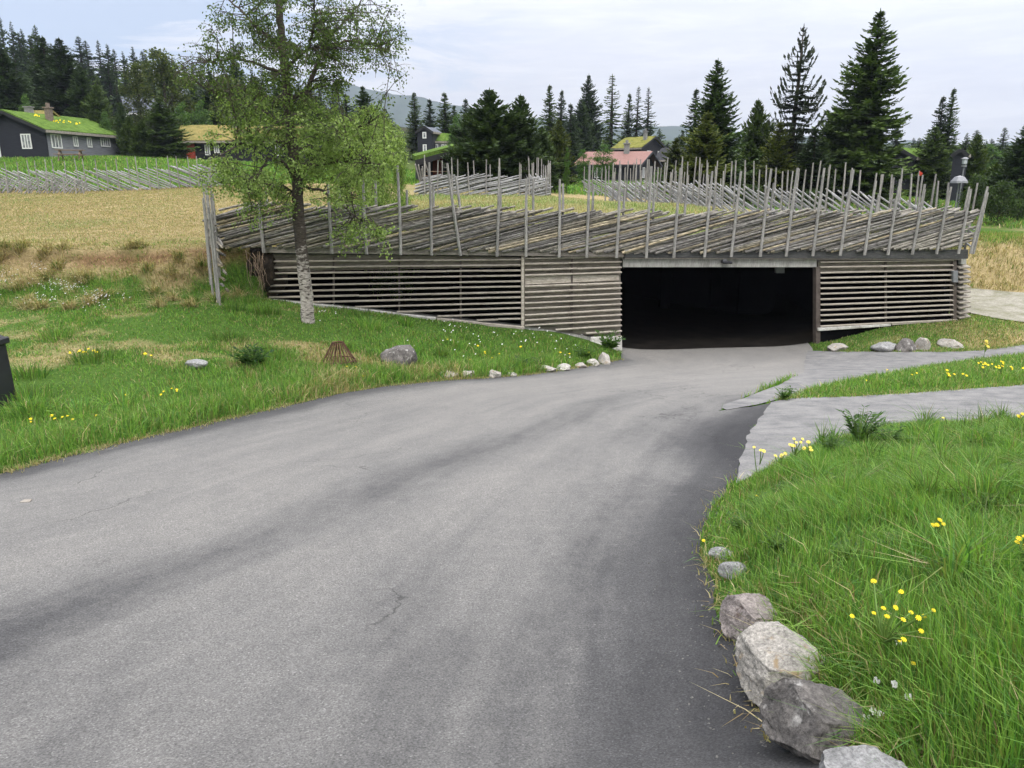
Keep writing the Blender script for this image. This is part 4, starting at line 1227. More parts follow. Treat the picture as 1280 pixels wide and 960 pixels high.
def make_spruce(seed, h=12, rad=2.3, whorl=.3, nb=8, twig=.22, wid=.17, droop=.55, up=25, low=-12, bare=.04, power=.85, dark=(.02, .04, .017), tip=(.085, .13, .042), arms=None, gap=0.0, tipup=.35):
    r = np.random.default_rng(seed)
    P, D, Ln, Wd, C, S = [], [], [], [], [], []
    limbs = MB()
    z = h * bare
    side_bias = r.uniform(0, 6.28)
    while z < h - .1:
        t = z / h
        env = rad * min((1 - t) * 1.65, (1 - t) ** power) * (.82 + .36 * math.sin(z * 2.3 + seed) * .4)
        n = max(4, int(nb * (1 - t * .45)))
        e = R(low + (up - low) * t ** 1.2)
        for b in range(n):
            if gap and r.random() < gap: continue
            az = r.uniform(0, 6.28)
            L = env * r.uniform(.62, 1.12) * (1 + .12 * math.cos(az - side_bias)) + .1
            ee = e + r.normal(0, .1)
            k = max(4, int(L / twig))
            s = np.linspace(.08, 1, k)
            rr_ = L * s * math.cos(ee)
            zz = z + L * (s * math.sin(ee) - droop * .5 * np.sin(s * 2.2) * s + tipup * s ** 4 * .55)
            pts = np.c_[rr_ * math.cos(az), rr_ * math.sin(az), zz]
            tan = norm(np.gradient(pts, axis=0)) if k > 1 else np.array([[math.cos(az), math.sin(az), 0]])
            sd = np.array([-math.sin(az), math.cos(az), 0])
            tl = np.clip(.42 * L * (1 - .72 * s), .14, .62) * r.uniform(.75, 1.2, k)
            for q, (fs, fd) in enumerate(((1, -.22), (-1, -.22), (0, -1.0), (0, .0))):
                if q == 2:
                    d = norm(tan * .35 + np.array([0, 0, -1.0]) + sd * r.normal(0, .35, k)[:, None]); l_ = tl * .62
                elif q == 3:
                    d = norm(tan + np.array([0, 0, .25])); gp = np.linalg.norm(np.diff(pts, axis=0), axis=1); l_ = np.maximum(tl * .8, 1.7 * np.r_[gp, gp[-1:] * .6])
                else:
                    d = norm(tan * .75 + sd * fs + np.array([0, 0, fd]) + r.normal(0, .14, (k, 3))); l_ = tl
                P.append(pts); D.append(d); Ln.append(l_); Wd.append(np.full(k, wid) * r.uniform(.7, 1.2, k) * np.clip(l_ / .3, .5, 1.3))
                ax = norm(np.cross(d, np.array([0, 0, 1.0]) + r.normal(0, .5, (k, 3))))
                S.append(ax)
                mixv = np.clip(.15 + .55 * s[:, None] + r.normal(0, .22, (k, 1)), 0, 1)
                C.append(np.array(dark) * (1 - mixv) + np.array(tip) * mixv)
        z += whorl * r.uniform(.75, 1.25) * (1 - .45 * t)
    P, D, Ln, Wd, S, C = (np.concatenate(q) for q in (P, D, Ln, Wd, S, C))
    # leader
    V = quads_kite(P, D, Ln, Wd, S)
    lead = quads_kite(np.array([[0, 0, h - .55]] * 4, float), norm(np.array([[.02, 0, 1], [-.02, 0, 1], [0, .02, 1], [0, -.02, 1.]])), np.full(4, .75), np.full(4, .09), norm(np.array([[1., 0, 0], [0, 1, 0], [.7, .7, 0], [-.7, .7, 0]])))
    V = np.concatenate([V, lead]).reshape(-1, 3)
    C = np.concatenate([C, np.tile(np.array(tip), (4, 1))])
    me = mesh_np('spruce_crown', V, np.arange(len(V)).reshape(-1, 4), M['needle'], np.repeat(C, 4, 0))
    m = MB(); m.tube([(0, 0, -.6), (0, 0, h * .3), (0.03, 0, h * .7), (0, 0, h - .1)], [h * .017, h * .013, h * .007, .015], 7)
    return me, m.mesh('spruce_trunk', M['bark'], smooth=True)


SPR = {
    'dense': (12, 2.5, make_spruce(1, 13, 3.0, .2, 11, .17, .17, .5, 22, -14, .02, .62)),
    'wide': (8, 2.6, make_spruce(2, 8, 2.7, .17, 12, .16, .17, .3, 40, -4, .0, .55, tip=(.062, .094, .034))),
    'lichen': (13, 2.2, make_spruce(3, 13, 2.5, .5, 10, .14, .13, .9, 32, -6, .06, .5, gap=.14, tipup=1.1, dark=(.022, .036, .018), tip=(.075, .09, .048))),
    'slim': (12, 1.3, make_spruce(4, 12, 1.5, .22, 9, .16, .17, .5, 22, -22, .02, .52)),
    'ragged': (12, 1.2, make_spruce(5, 12, 1.4, .36, 6, .16, .18, .5, 15, -25, .08, .42, gap=.08)),
    'olive': (9, 2.4, make_spruce(6, 9, 2.6, .2, 11, .17, .17, .45, 28, -10, .0, .62, dark=(.034, .056, .016), tip=(.13, .15, .036))),
    'far': (12, 1.9, make_spruce(7, 12, 2.2, .45, 8, .34, .38, .5, 25, -16, .0, .62)),
    'far_slim': (12, 1.2, make_spruce(8, 12, 1.45, .45, 7, .32, .36, .5, 22, -20, .0, .55)),
}
HT = {'dense': (13, 2.9), 'wide': (8, 2.5), 'lichen': (13, 2.3), 'slim': (12, 1.35), 'ragged': (12, 1.3), 'olive': (9, 2.4), 'far': (12, 2.0), 'far_slim': (12, 1.3)}


def spruce(kind, px, py, Y, wpx, label, group=None, zb=None):
    """top of the tree at the pixel, at distance Y, wpx: crown width"""
    p = at(px, py, Y); g = gz(p.x, p.y) if zb is None else zb
    hgt = p.z - g; h0, r0 = HT[kind]
    rad_m = wpx / 2 * mscale(p) * (1.3 if kind in ('dense', 'lichen') else 1.15)
    o = empty('spruce_tree', (p.x, p.y, g), label, 'spruce', group)
    o.scale = (rad_m / r0, rad_m / r0, hgt / h0); o.rotation_euler = (R(random.uniform(-1, 1)), R(random.uniform(-1.2, 1.2)), random.uniform(0, 6.28))
    crown, trunk = SPR[kind][2]
    link('crown', crown, o); link('trunk', trunk, o)
    return o


T = [
    ('dense', 1098, 13, 50, 124, 'tallest broad dark spruce, pointed top, standing behind the roof fence'),
    ('lichen', 1001, 33, 48, 78, 'tall sparse spruce with upcurved lichen-hung arms beside the tallest dark spruce'),
    ('dense', 899, 74, 46, 84, 'dense pointed spruce rising above the yellowish spruces near the dark cabin'),
    ('slim', 872, 112, 62, 40, 'thin-topped spruce crowded against the dense pointed spruce'),
    ('olive', 886, 140, 43, 82, 'yellowish green spruce in front of the dense pointed spruce'),
    ('olive', 846, 172, 50, 46, 'small olive spruce next to the black cabin with pitched roof'),
    ('wide', 949, 125, 54, 62, 'medium dark spruce filling the gap before the sparse lichen-hung one'),
    ('olive', 975, 152, 47, 66, 'bushy olive spruce at the foot of the sparse lichen-hung spruce'),
    ('wide', 1042, 140, 52, 70, 'dark spruce between the sparse lichen-hung spruce and the tallest one'),
    ('slim', 1020, 160, 45, 60, 'grey-green drooping spruce under the lichen-hung arms'),
    ('slim', 1181, 121, 80, 36, 'first of two slim twin spruces, slightly shorter, beyond the black shed'),
    ('slim', 1193, 111, 80, 34, 'second of two slim twin spruces, the taller, beyond the black shed'),
    ('dense', 1172, 158, 62, 62, 'dark spruce at the feet of the slim twin spruces'),
    ('wide', 1222, 168, 60, 54, 'dark bushy spruce just past the narrow black shed'),
    ('dense', 1284, 155, 48, 70, 'large dark spruce cut by the edge of the view above the grassy bank'),
    ('wide', 1245, 205, 52, 66, 'low dark spruce above the low black shed roof'),
    ('wide', 611, 112, 42, 118, 'broad dark spruce, tallest of the dense clump behind the roof fence'),
    ('wide', 650, 120, 43, 92, 'dark spruce with double leader joined to the broad clump'),
    ('wide', 588, 135, 44, 70, 'dark spruce on the shed side of the broad clump'),
    ('dense', 678, 158, 44, 54, 'shorter dark spruce finishing the broad clump'),
    ('olive', 698, 150, 60, 56, 'olive young spruce between the broad clump and the saplings'),
    ('slim', 689, 107, 100, 34, 'slim spruce with bare spike, first of the pair past the broad clump'),
    ('slim', 701, 113, 104, 28, 'slim dark spruce close to the bare-spiked one'),
    ('slim', 714, 130, 100, 34, 'shorter slim spruce below the pair past the broad clump'),
    ('dense', 738, 93, 118, 46, 'tall dark spruce rising behind the red-roofed cabin'),
    ('dense', 726, 124, 112, 50, 'dark spruce leaning into the tall one behind the red-roofed cabin'),
    ('ragged', 766, 94, 138, 38, 'tall ragged spruce with gaps beside the mossy-roofed house'),
    ('slim', 785, 117, 142, 26, 'slim spruce next to the ragged one above the mossy roof'),
    ('ragged', 797, 109, 142, 26, 'narrow spruce over the mossy roof, in the middle of three'),
    ('ragged', 811, 110, 142, 28, 'narrow spruce over the mossy roof, last of three'),
    ('slim', 519, 116, 112, 30, 'spruce seen beyond the bright leafy tree with the hill behind'),
    ('slim', 556, 116, 104, 36, 'pointed spruce standing alone against the far blue hill'),
    ('slim', 536, 124, 110, 30, 'thin spruce just before the pointed lone one'),
    ('slim', 569, 132, 104, 28, 'short spruce in the dip between lone spruce and broad clump'),
    ('slim', 582, 124, 100, 32, 'spruce peeping out beside the broad clump'),
    ('dense', 455, 108, 70, 60, 'dark spruce partly covered by the birch crown'),
    ('slim', 430, 118, 78, 44, 'slim spruce showing through the birch crown'),
    ('dense', 480, 135, 75, 50, 'dark spruce behind the bright leafy tree'),
    ('dense', 72, 48, 92, 88, 'large dark spruce rising behind the chimney of the navy house'),
    ('dense', 51, 46, 96, 70, 'dark spruce twinned with the large one behind the navy house'),
    ('dense', 0, 60, 84, 76, 'dark spruce cut by the edge of the view behind the navy house'),
    ('dense', 100, 82, 90, 64, 'drooping spruce between the navy house and the blue grey roof'),
    ('wide', 118, 106, 82, 52, 'dark spruce over the far end of the turf roof'),
    ('wide', 149, 128, 80, 32, 'young spruce standing before the blue grey roof'),
    ('wide', 160, 145, 78, 34, 'small young spruce under the blue grey roof'),
    ('dense', 200, 122, 76, 62, 'full dark spruce between the blue grey roof and the red door cabin'),
    ('wide', 176, 150, 75, 38, 'low spruce at the side of the full dark spruce'),
    ('dense', 290, 75, 100, 60, 'dark spruce behind the first birch branches'),
    ('dense', 262, 88, 104, 60, 'dark spruce on the wood edge above the ochre roof'),
    ('dense', 240, 100, 108, 60, 'dark spruce behind the yellowish leafy tree'),
    ('dense', 318, 95, 96, 64, 'dark spruce above the chimney of the ochre roof cabin'),
    ('dense', 345, 110, 92, 60, 'dark spruce behind the birch trunk'),
    ('dense', 385, 105, 92, 60, 'dark spruce in the middle of the birch crown'),
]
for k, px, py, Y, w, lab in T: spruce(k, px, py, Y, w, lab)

# wooded hillside: single trees, cheap shared meshes
ridge = lambda px: np.interp(px, [-60, 0, 30, 60, 90, 130, 160, 200, 240, 270, 300, 360, 420], [20, 28, 30, 45, 52, 55, 62, 66, 72, 82, 84, 96, 112])
rf_ = np.random.default_rng(3)
for Y, n, drop in ((205, 46, 0), (175, 32, 16), (150, 28, 32), (130, 24, 50)):
    for i in range(n):
        px = -70 + 500 * (i + rf_.uniform(.1, .9)) / n
        py = ridge(px) + drop + rf_.uniform(-9, 14)
        p = at(px, py, Y); g = gz(p.x, p.y)
        if p.z - g < 7:
            g = p.z - rf_.uniform(9, 13)
        spruce(('far', 'far_slim')[int(rf_.random() < .55)], px, py, Y + rf_.uniform(-8, 8), rf_.uniform(20, 34) * 190 / Y * .9, 'dark spruce in the dense wood covering the hillside beyond the houses', 'spruces of the hillside wood', zb=g)
for i in range(14):
    px = (-420 + 26 * i) if i < 12 else 0
    if i >= 12: continue
    Y = rf_.uniform(120, 200); p = at(px, 60, Y); spruce('far', px, float(rf_.uniform(20, 70)), Y, 44, 'dark spruce in the dense wood covering the hillside beyond the houses', 'spruces of the hillside wood', zb=gz(p.x, p.y))
for i in range(12):
    px = 1310 + 26 * i; Y = rf_.uniform(60, 150); spruce('far', px, float(rf_.uniform(130, 175)), Y, 50 * 90 / Y, 'small distant spruce in the tree line between the nearer spruces', 'distant tree line spruces')
# tree line on the right and middle distance
for i in range(100):
    px = 440 + 870 * (i + rf_.uniform(0, 1)) / 100
    if 1140 > px > 850 and rf_.random() < .55: continue
    py = rf_.uniform(152, 186) + (6 if px > 1150 else 0)
    spruce(('far', 'far_slim')[int(rf_.random() < .6)], px, py, rf_.uniform(130, 200), rf_.uniform(17, 28), 'small distant spruce in the tree line between the nearer spruces', 'distant tree line spruces')
for px, py in ((1150, 172), (1160, 166), (1210, 166), (1218, 172), (1233, 176), (1241, 183), (1252, 180), (1262, 182), (1271, 176), (1204, 178)):
    spruce('far', px, py, rf_.uniform(105, 125), 24, 'small distant spruce in the tree line between the nearer spruces', 'distant tree line spruces')


# ------------------------------------------------------------------ leafy trees
def leaf_cloud(r, centers, spread, n, size, cols, drop=.0):
    """n leaves round each centre"""
    k = len(centers) * n
    C0 = np.repeat(centers, n, 0); sp = np.repeat(np.broadcast_to(spread, (len(centers),)), n)
    off = r.normal(0, 1, (k, 3)); off = off / np.linalg.norm(off, axis=1, keepdims=True) * (r.random((k, 1)) ** .6)
    P = C0 + off * sp[:, None] * np.array([1, 1, .75]); P[:, 2] -= drop * r.random(k)
    D = norm(r.normal(0, 1, (k, 3)) + np.array([0, 0, -.35])); S = norm(np.cross(D, r.normal(0, 1, (k, 3))))
    Ln = size * r.uniform(.65, 1.25, k)
    V = quads_kite(P, D, Ln, Ln * .75, S).reshape(-1, 3)
    cm = np.array(cols); i = r.integers(0, len(cm), k); c = cm[i] * r.uniform(.75, 1.25, (k, 1))
    return V, np.repeat(c, 4, 0)


def make_leafy(seed, h=6, rad=2, n=60, leaves=90, size=.13, cols=((.05, .11, .02), (.08, .15, .025), (.035, .08, .016)), base=.1):
    r = np.random.default_rng(seed); rp = random.Random(seed)
    cen = []
    while len(cen) < n:
        q = r.uniform(-1, 1, 3)
        if np.linalg.norm(q) > 1 or np.linalg.norm(q) < .35: continue
        t = (q[2] + 1) / 2
        w_ = (1.05 - .55 * t) * (.75 + .5 * noise.noise(Vector(q * 2.1) + Vector((seed, 0, 0))))
        cen.append((q[0] * rad * w_, q[1] * rad * w_, h * (base + (1 - base) * t)))
    cen = np.array(cen)
    V, C = leaf_cloud(r, cen, rad * .26, leaves, size, cols)
    crown = mesh_np('leafy_crown', V, np.arange(len(V)).reshape(-1, 4), M['leaf'], C)
    m = MB(); m.tube([(0, 0, -.4), (.05, 0, h * .4), (0, .03, h * .9)], [h * .018, h * .012, .012], 6)
    for c in cen[::3]:
        z0 = max(.2, c[2] * .6); m.tube([(0, 0, z0), tuple(Vector((c[0] * .5, c[1] * .5, (z0 + c[2]) / 2 + .05))), tuple(c)], [.03, .02, .008], 4)
    return crown, m.mesh('leafy_limbs', M['bark'], smooth=True)


LFY = {'bright': (6, 2, make_leafy(1)), 'olive': (9, 2.6, make_leafy(2, 9, 2.6, 80, 80, .2, ((.06, .08, .02), (.09, .105, .026), (.04, .058, .016)))),
       'pale': (6, 2, make_leafy(3, 6, 2, 55, 60, .2, ((.07, .125, .035), (.095, .16, .045), (.05, .1, .03)))),
       'bush': (2, 1.6, make_leafy(4, 2, 1.6, 40, 70, .11, ((.035, .06, .018), (.055, .085, .024), (.025, .045, .014)), 0.02)),
       'near': (6, 2, make_leafy(5, 6, 2.0, 120, 190, .075, ((.15, .225, .055), (.2, .275, .07), (.09, .145, .036), (.22, .3, .085)), .04))}


def leafy(kind, px, py, Y, wpx, label, name='leafy_tree', cat='tree', group=None):
    p = at(px, py, Y); g = gz(p.x, p.y); h0, r0 = LFY[kind][:2]
    o = empty(name, (p.x, p.y, g), label, cat, group); s = wpx / 2 * mscale(p) / r0
    o.scale = (s, s, (p.z - g) / h0); o.rotation_euler = (0, 0, random.uniform(0, 6.28))
    link('crown', LFY[kind][2][0], o); link('trunk', LFY[kind][2][1], o)
    return o


for a in (('near', 470, 138, 27.5, 96, 'bright green leafy tree close behind the roof fence next to the birch'),
          ('near', 498, 165, 28.5, 50, 'smaller bright leafy tree ending at the turf-roofed shed'),
          ('near', 432, 150, 29, 74, 'leafy tree behind the birch trunk at the back of the roof'),
          ('olive', 200, 58, 98, 96, 'tall olive leafy tree above the blue grey roofed house'),
          ('olive', 168, 74, 100, 56, 'olive leafy tree with thin top beside the taller olive one'),
          ('olive', 285, 92, 92, 90, 'olive leafy tree behind the ochre roof cabin'),
          ('pale', 226, 128, 84, 48, 'pale green young tree beside the full dark spruce'),
          ('pale', 250, 125, 86, 42, 'pale green tree at the end of the ochre roof'),
          ('pale', 130, 140, 80, 26, 'pale young tree at the end of the green turf roof'),
          ('pale', 30, 118, 80, 30, 'pale shrub-like tree behind the ridge of the navy house'),
          ('pale', 571, 143, 92, 34, 'soft pale green tree beside the broad spruce clump'),
          ('bright', 709, 184, 43, 14, 'slim green sapling standing by the corner of the roof fence'),
          ('bright', 730, 186, 56, 30, 'round green sapling before the red-roofed cabin'),
          ('bright', 755, 180, 64, 44, 'green bushy tree behind the red roof'),
          ('pale', 1238, 180, 85, 50, 'pale green leafy tree behind the narrow black shed'),
          ('pale', 1208, 190, 70, 26, 'pale tree touching the green roof of the narrow shed'),
          ('bright', 824, 212, 62, 26, 'bright bush under the mossy-roofed house gable')):
    leafy(*a)
for a in (('bush', 1236, 300, 30.6, 36, 'dark green round bush on top of the straw-coloured bank'), ('bush', 1224, 222, 44, 56, 'broad dull green bush below the lantern'),
          ('bush', 1255, 228, 44, 62, 'dull green bush before the low black shed'), ('bush', 1278, 236, 46, 40, 'dull green bush at the edge of the view'), ('bush', 210, 190, 76, 44, 'low pale bush on the lawn by the red door cabin'),
          ('bush', 176, 186, 77, 40, 'dark bush under the full dark spruce'), ('bush', 1165, 238, 40, 40, 'yellowish bush behind the far corner of the roof fence'), ('bush', 1015, 238, 40, 50, 'low bush among the fence posts under the sparse spruce'), ('bush', 940, 232, 42, 60, 'low bush under the dense pointed spruce')):
    leafy(*a, name='bush', cat='bush')


# ------------------------------------------------------------------ the birch
def birch():
    r = np.random.default_rng(21); rp = random.Random(21)
    YB = 17.2
    base = hit(385, 403); base.z -= .05
    o = empty('birch_tree', base, 'tall birch with pale scarred stem and airy fresh green crown before the slatted wall', 'birch')
    path = [(385, 408, 0), (384, 380, 0), (379, 330, .02), (374, 285, .05), (372, 245, .1), (371, 215, .12), (364, 175, .1), (360, 130, .05), (356, 90, .0), (352, 50, -.05), (349, 10, -.1), (346, -40, -.1), (346, -100, 0), (348, -170, 0)]
    stem = [at(px, py, base.y + dy) for px, py, dy in path]; stem[0].z = base.z - .15
    rad = [.16, .142, .132, .126, .12, .115, .11, .10, .09, .08, .068, .055, .04, .012]
    # finer stem with knots
    S, Rr = [], []
    for i in range(len(stem) - 1):
        for k in range(5):
            f = k / 5; p = stem[i].lerp(stem[i + 1], f)
            S.append(p + Vector((rp.uniform(-.012, .012), rp.uniform(-.012, .012), 0))); Rr.append((rad[i] * (1 - f) + rad[i + 1] * f) * rp.uniform(.95, 1.07))
    S.append(stem[-1]); Rr.append(rad[-1])
    m = MB(); m.tube(S, Rr, 14, jit=.03); m.build('trunk', M['birch'], o, base, smooth=True)
    # heavy limbs
    limbs = []
    LM = [([(371, 225), (352, 200), (335, 197), (318, 225), (310, 240)], .05, -.5), ([(360, 130), (385, 112), (398, 75), (408, 50), (440, 20), (455, -10)], .06, .3),
          ([(404, 60), (430, 52), (470, 55), (485, 62)], .035, .3), ([(357, 95), (325, 80), (290, 72), (262, 78)], .04, -.3), ([(352, 60), (325, 40), (300, 10), (280, -5)], .04, .4),
          ([(366, 190), (395, 180), (430, 160), (460, 155)], .045, .5), ([(372, 232), (405, 240), (435, 262), (450, 275)], .035, -.3), ([(362, 160), (330, 140), (300, 125), (270, 120)], .04, .2),
          ([(349, 10), (385, -30), (420, -70), (440, -110)], .05, .2), ([(347, -30), (310, -60), (280, -90)], .045, -.2), ([(372, 240), (345, 232), (320, 228), (295, 222)], .03, .4), ([(368, 205), (410, 205), (450, 200), (480, 205)], .035, -.5),
          ([(356, 90), (385, 60), (395, 20), (392, -20)], .04, -.5), ([(365, 178), (335, 175), (300, 180), (275, 195)], .035, -.6)]
    lm = MB()
    for pts, r0, dy in LM:
        n = len(pts); q = [at(px, py, base.y + dy * i / (n - 1) * 2.2 + .05) for i, (px, py) in enumerate(pts)]
        fine = []
        for i in range(n - 1):
            for k in range(4):
                fine.append(q[i].lerp(q[i + 1], k / 4) + Vector((rp.uniform(-.03, .03), rp.uniform(-.03, .03), rp.uniform(-.03, .03))))
        fine.append(q[-1])
        lm.tube(fine, list(np.linspace(r0, .012, len(fine))), 7, jit=.05)
        limbs += fine[1:]
    limbs += [p for p in S if p.z > stem[4].z]
    # twig targets: clumps of the crown (picture centre, half sizes, count, leaf count)
    blobs = [(305, 62, 64, 60, 46, 40, 0), (370, 40, 64, 64, 54, 44, 0), (448, 46, 58, 58, 62, 44, 0), (345, 135, 74, 42, 40, 52, 1), (305, 188, 56, 42, 22, 62, 2), (345, 212, 60, 32, 12, 58, 2), (428, 172, 70, 46, 54, 74, 2),
             (430, 222, 60, 38, 26, 62, 2), (455, 285, 34, 26, 12, 52, 2), (315, 235, 50, 22, 13, 60, 2), (265, 70, 30, 45, 12, 26, 0), (487, 70, 16, 40, 8, 22, 0), (370, -70, 100, 75, 66, 50, 0), (240, 75, 40, 20, 9, 20, 0), (270, 215, 30, 30, 8, 56, 2), (320, 262, 40, 16, 8, 50, 2), (395, 120, 50, 30, 26, 50, 1)]
    pal = [((.08, .12, .034), (.12, .165, .05), (.05, .08, .026)), ((.15, .21, .065), (.2, .265, .085), (.095, .145, .042)), ((.22, .3, .095), (.29, .37, .13), (.135, .195, .06))]  # darker greens for upper clumps: their silhouette against the sky, put into leaf colour
    Vs, Cs = [], []
    Lp = np.array([tuple(p) for p in limbs])
    for cx, cy, rx, ry, n, nl, pi in blobs:
        for i in range(n):
            a = rp.uniform(0, 6.28); k = rp.random() ** .5
            dyy = rp.uniform(-1.5, 1.5) * rx / 62
            tgt = at(cx + rx * k * math.cos(a), cy + ry * k * math.sin(a), base.y + dyy)
            d = np.linalg.norm(Lp - np.array(tgt), axis=1) + np.maximum(0, Lp[:, 2] - tgt.z) * .8
            s0 = Vector(Lp[int(np.argmin(d))])
            mid = s0.lerp(tgt, .5) + Vector((rp.uniform(-.1, .1), rp.uniform(-.1, .1), rp.uniform(.0, .16)))
            end = tgt + Vector((0, 0, -.08))
            lm.tube([s0, mid, tgt, end + (tgt - mid) * .35], [.014, .009, .006, .003], 4)
            cen = []
            for k in range(5):
                f = rp.random(); b0 = mid.lerp(tgt, f); e_ = b0 + Vector((rp.uniform(-.3, .3), rp.uniform(-.3, .3), rp.uniform(-.34, .1)))
                lm.tube([b0, b0.lerp(e_, .5) + Vector((0, 0, .03)), e_], [.006, .004, .002], 3)
                cen += [b0.lerp(e_, q) for q in (.45, .75, 1.0)]
            cen = np.array([tuple(c) for c in cen])
            V, C = leaf_cloud(r, cen, .15, max(2, int(nl / 6.5)), .056 if pi else .052, pal[pi], .05)
            Vs.append(V); Cs.append(C)
    lm.build('limb', M['birch'], o, base, smooth=True)
    V = np.concatenate(Vs) - np.array(base); C = np.concatenate(Cs)
    me = mesh_np('crown', V, np.arange(len(V)).reshape(-1, 4), M['leaf'], C); link('crown', me, o)


birch()
# ------------------------------------------------------------------ stones
def rock(px, py, wpx, hpx, mat, seed, label, depth=.8, name='rock', group=None, yaw=0.0, sharp=9, sink=.18, cuts=()):
    """stone whose foot shows at the pixel; cuts: (normal, distance) of its broken faces"""
    p = hit(px, py); k = mscale(p); rr_ = random.Random(seed)
    w, h = wpx * k / 2, hpx * k * 1.05
    big = wpx > 50
    bm = bmesh.new(); bmesh.ops.create_icosphere(bm, subdivisions=6 if big else 4, radius=1)
    planes = [(Vector(n).normalized(), d) for n, d in cuts]
    for i in range(sharp):
        n = Vector((rr_.gauss(0, 1), rr_.gauss(0, 1), rr_.gauss(.2, .8))).normalized(); planes.append((n, rr_.uniform(.62, .86)))
    off = Vector((seed * 3.1, seed * 1.7, seed))
    for v in bm.verts:
        c = v.co.copy()
        c *= 1 + noise.noise(c * 1.1 + off) * .16
        for n, d in planes:
            e = c.dot(n) - d - noise.noise(c * 3 + off) * .05
            if e > 0: c -= n * e * .96
        f = noise.noise(c * 4 + off) * .045 + noise.noise(c * 9 + off) * .028 + noise.noise(c * 21 + off) * .012
        r_ = noise.noise(Vector((c.x * 2.2, c.y * 2.2, c.z * 11)) + off); f += r_ * .022
        v.co = c * (1 + f)
    xs = [v.co.x for v in bm.verts]; zs = [v.co.z for v in bm.verts]; ys = [v.co.y for v in bm.verts]
    sx, sy, sz = 2 / (max(xs) - min(xs)), 2 / (max(ys) - min(ys)), 1 / (max(zs) - min(zs))
    mx, mz = (max(xs) + min(xs)) / 2, min(zs)
    hh = h * (1 + sink)
    for v in bm.verts: v.co = Vector(((v.co.x - mx) * sx * w, v.co.y * sy * w * depth, (v.co.z - mz) * sz * hh - h * sink))
    me = bpy.data.meshes.new(name); bm.to_mesh(me); bm.free(); me.materials.append(mat)
    me.polygons.foreach_set('use_smooth', [True] * len(me.polygons))
    fwd = Vector((p.x, p.y, 0)).normalized() * (w * depth * .8)
    o = link(name, me, None, (p.x + fwd.x + (.022 if big else 0), p.y + fwd.y, p.z - (.035 if big else 0))); o.rotation_euler = (0, 0, yaw)
    return tag(o, label, 'stone', group)


G = 'stones edging the road'
TOP = ((-.1, -.25, 1), .42)
rock(932, 806, 78, 50, M['rock_pink'], 3, 'rough pinkish grey stone with dark pits at the verge, behind the big pale one', 1.0, group=G, cuts=[((-.75, -.5, .35), .5), ((.3, -.2, 1), .5), ((.3, -1, .1), .5)])
rock(972, 888, 116, 70, M['rock_pale'], 5, 'largest pale flat-topped stone on the grassy verge of the road', 1.15, group=G, cuts=[((-.25, -.3, 1), .45), ((-1, -.25, .25), .52), ((-.35, -1, .25), .5), ((.6, -.8, .1), .6)])
rock(1008, 962, 128, 76, M['rock_dark'], 8, 'dark grey stone speckled with pale lichen, in front of the big pale stone', 1.1, group=G, cuts=[((.25, -.2, 1), .5), ((-.9, -.4, .45), .45), ((.1, -1, .3), .45)])
rock(1080, 1040, 164, 78, M['rock_grey'], 12, 'smooth grey stone top cut by the lower border, nearest to the viewer', .6, group=G, sharp=5, cuts=[((0, -.1, 1), .4)])
rock(902, 703, 34, 13, M['rock_grey'], 14, 'small grey stone half sunk in the grass, highest of the verge stones', .8, group=G)
rock(914, 725, 36, 17, M['rock_grey'], 16, 'small rounded grey stone next to brown grass, above the pinkish stone', .8, group=G)
rock(500, 461, 46, 26, M['rock_dark'], 21, 'rugged dark grey boulder standing alone on the lawn', .8, 'boulder', sharp=12)
rock(246, 461, 28, 10, M['rock_grey'], 22, 'low pale bluish stone in the lawn edge near the dark leafy plant', .7)
for i, (px, py, w, h, mt, lab) in enumerate([(560, 474, 22, 10, 'rock_pale', 'pale stone in the lawn edging, first of the row towards the garage'), (585, 473, 17, 9, 'rock_edge', 'brownish stone second in the row on the lawn edge'), (617, 473, 17, 8, 'rock_pale', 'whitish stone third in the row on the lawn edge'),
                                            (640, 471, 13, 6, 'rock_edge', 'small flat stone fourth in the row on the lawn edge'), (683, 466, 20, 8, 'rock_pale', 'flat pale stone amid weeds in the middle of the lawn edge row'), (703, 464, 18, 7, 'rock_edge', 'tan stone following the flat pale one on the lawn edge'),
                                            (726, 461, 14, 8, 'rock_pale', 'pale stone third from the concrete corner of the entrance'), (740, 458, 17, 9, 'rock_edge', 'tan stone second from the concrete corner of the entrance'), (755, 456, 15, 12, 'rock_pale', 'upright pale stone touching the concrete corner of the entrance')]):
    rock(px, py - 1, w * (1.15 if i % 2 else 1.3), h * (.62 + .2 * (i % 3)), M[mt], 30 + i, lab, .8, group='stones edging the lawn', yaw=i * .7, sharp=12, sink=.5)
for i, (px, py, w, h, mt, lab) in enumerate([(1047, 440, 24, 9, 'rock_pale', 'low pale stone nearest the entrance below the slatted wall'), (1104, 441, 31, 13, 'rock_grey', 'rounded light grey stone second from the entrance by the path'),
                                            (1132, 441, 26, 18, 'rock_dark', 'dark stone leaning on the bright pointed one by the path'), (1153, 439, 18, 17, 'rock_pale', 'bright pointed stone beside the dark one by the path'), (1187, 436, 26, 11, 'rock_pale', 'flat pale stone farthest from the entrance by the path')]):
    rock(px, py - 1, w * 1.2, h * .85, M[mt], 50 + i, lab, .8, group='stones below the slatted wall', yaw=i * .5, sharp=12, sink=.45)

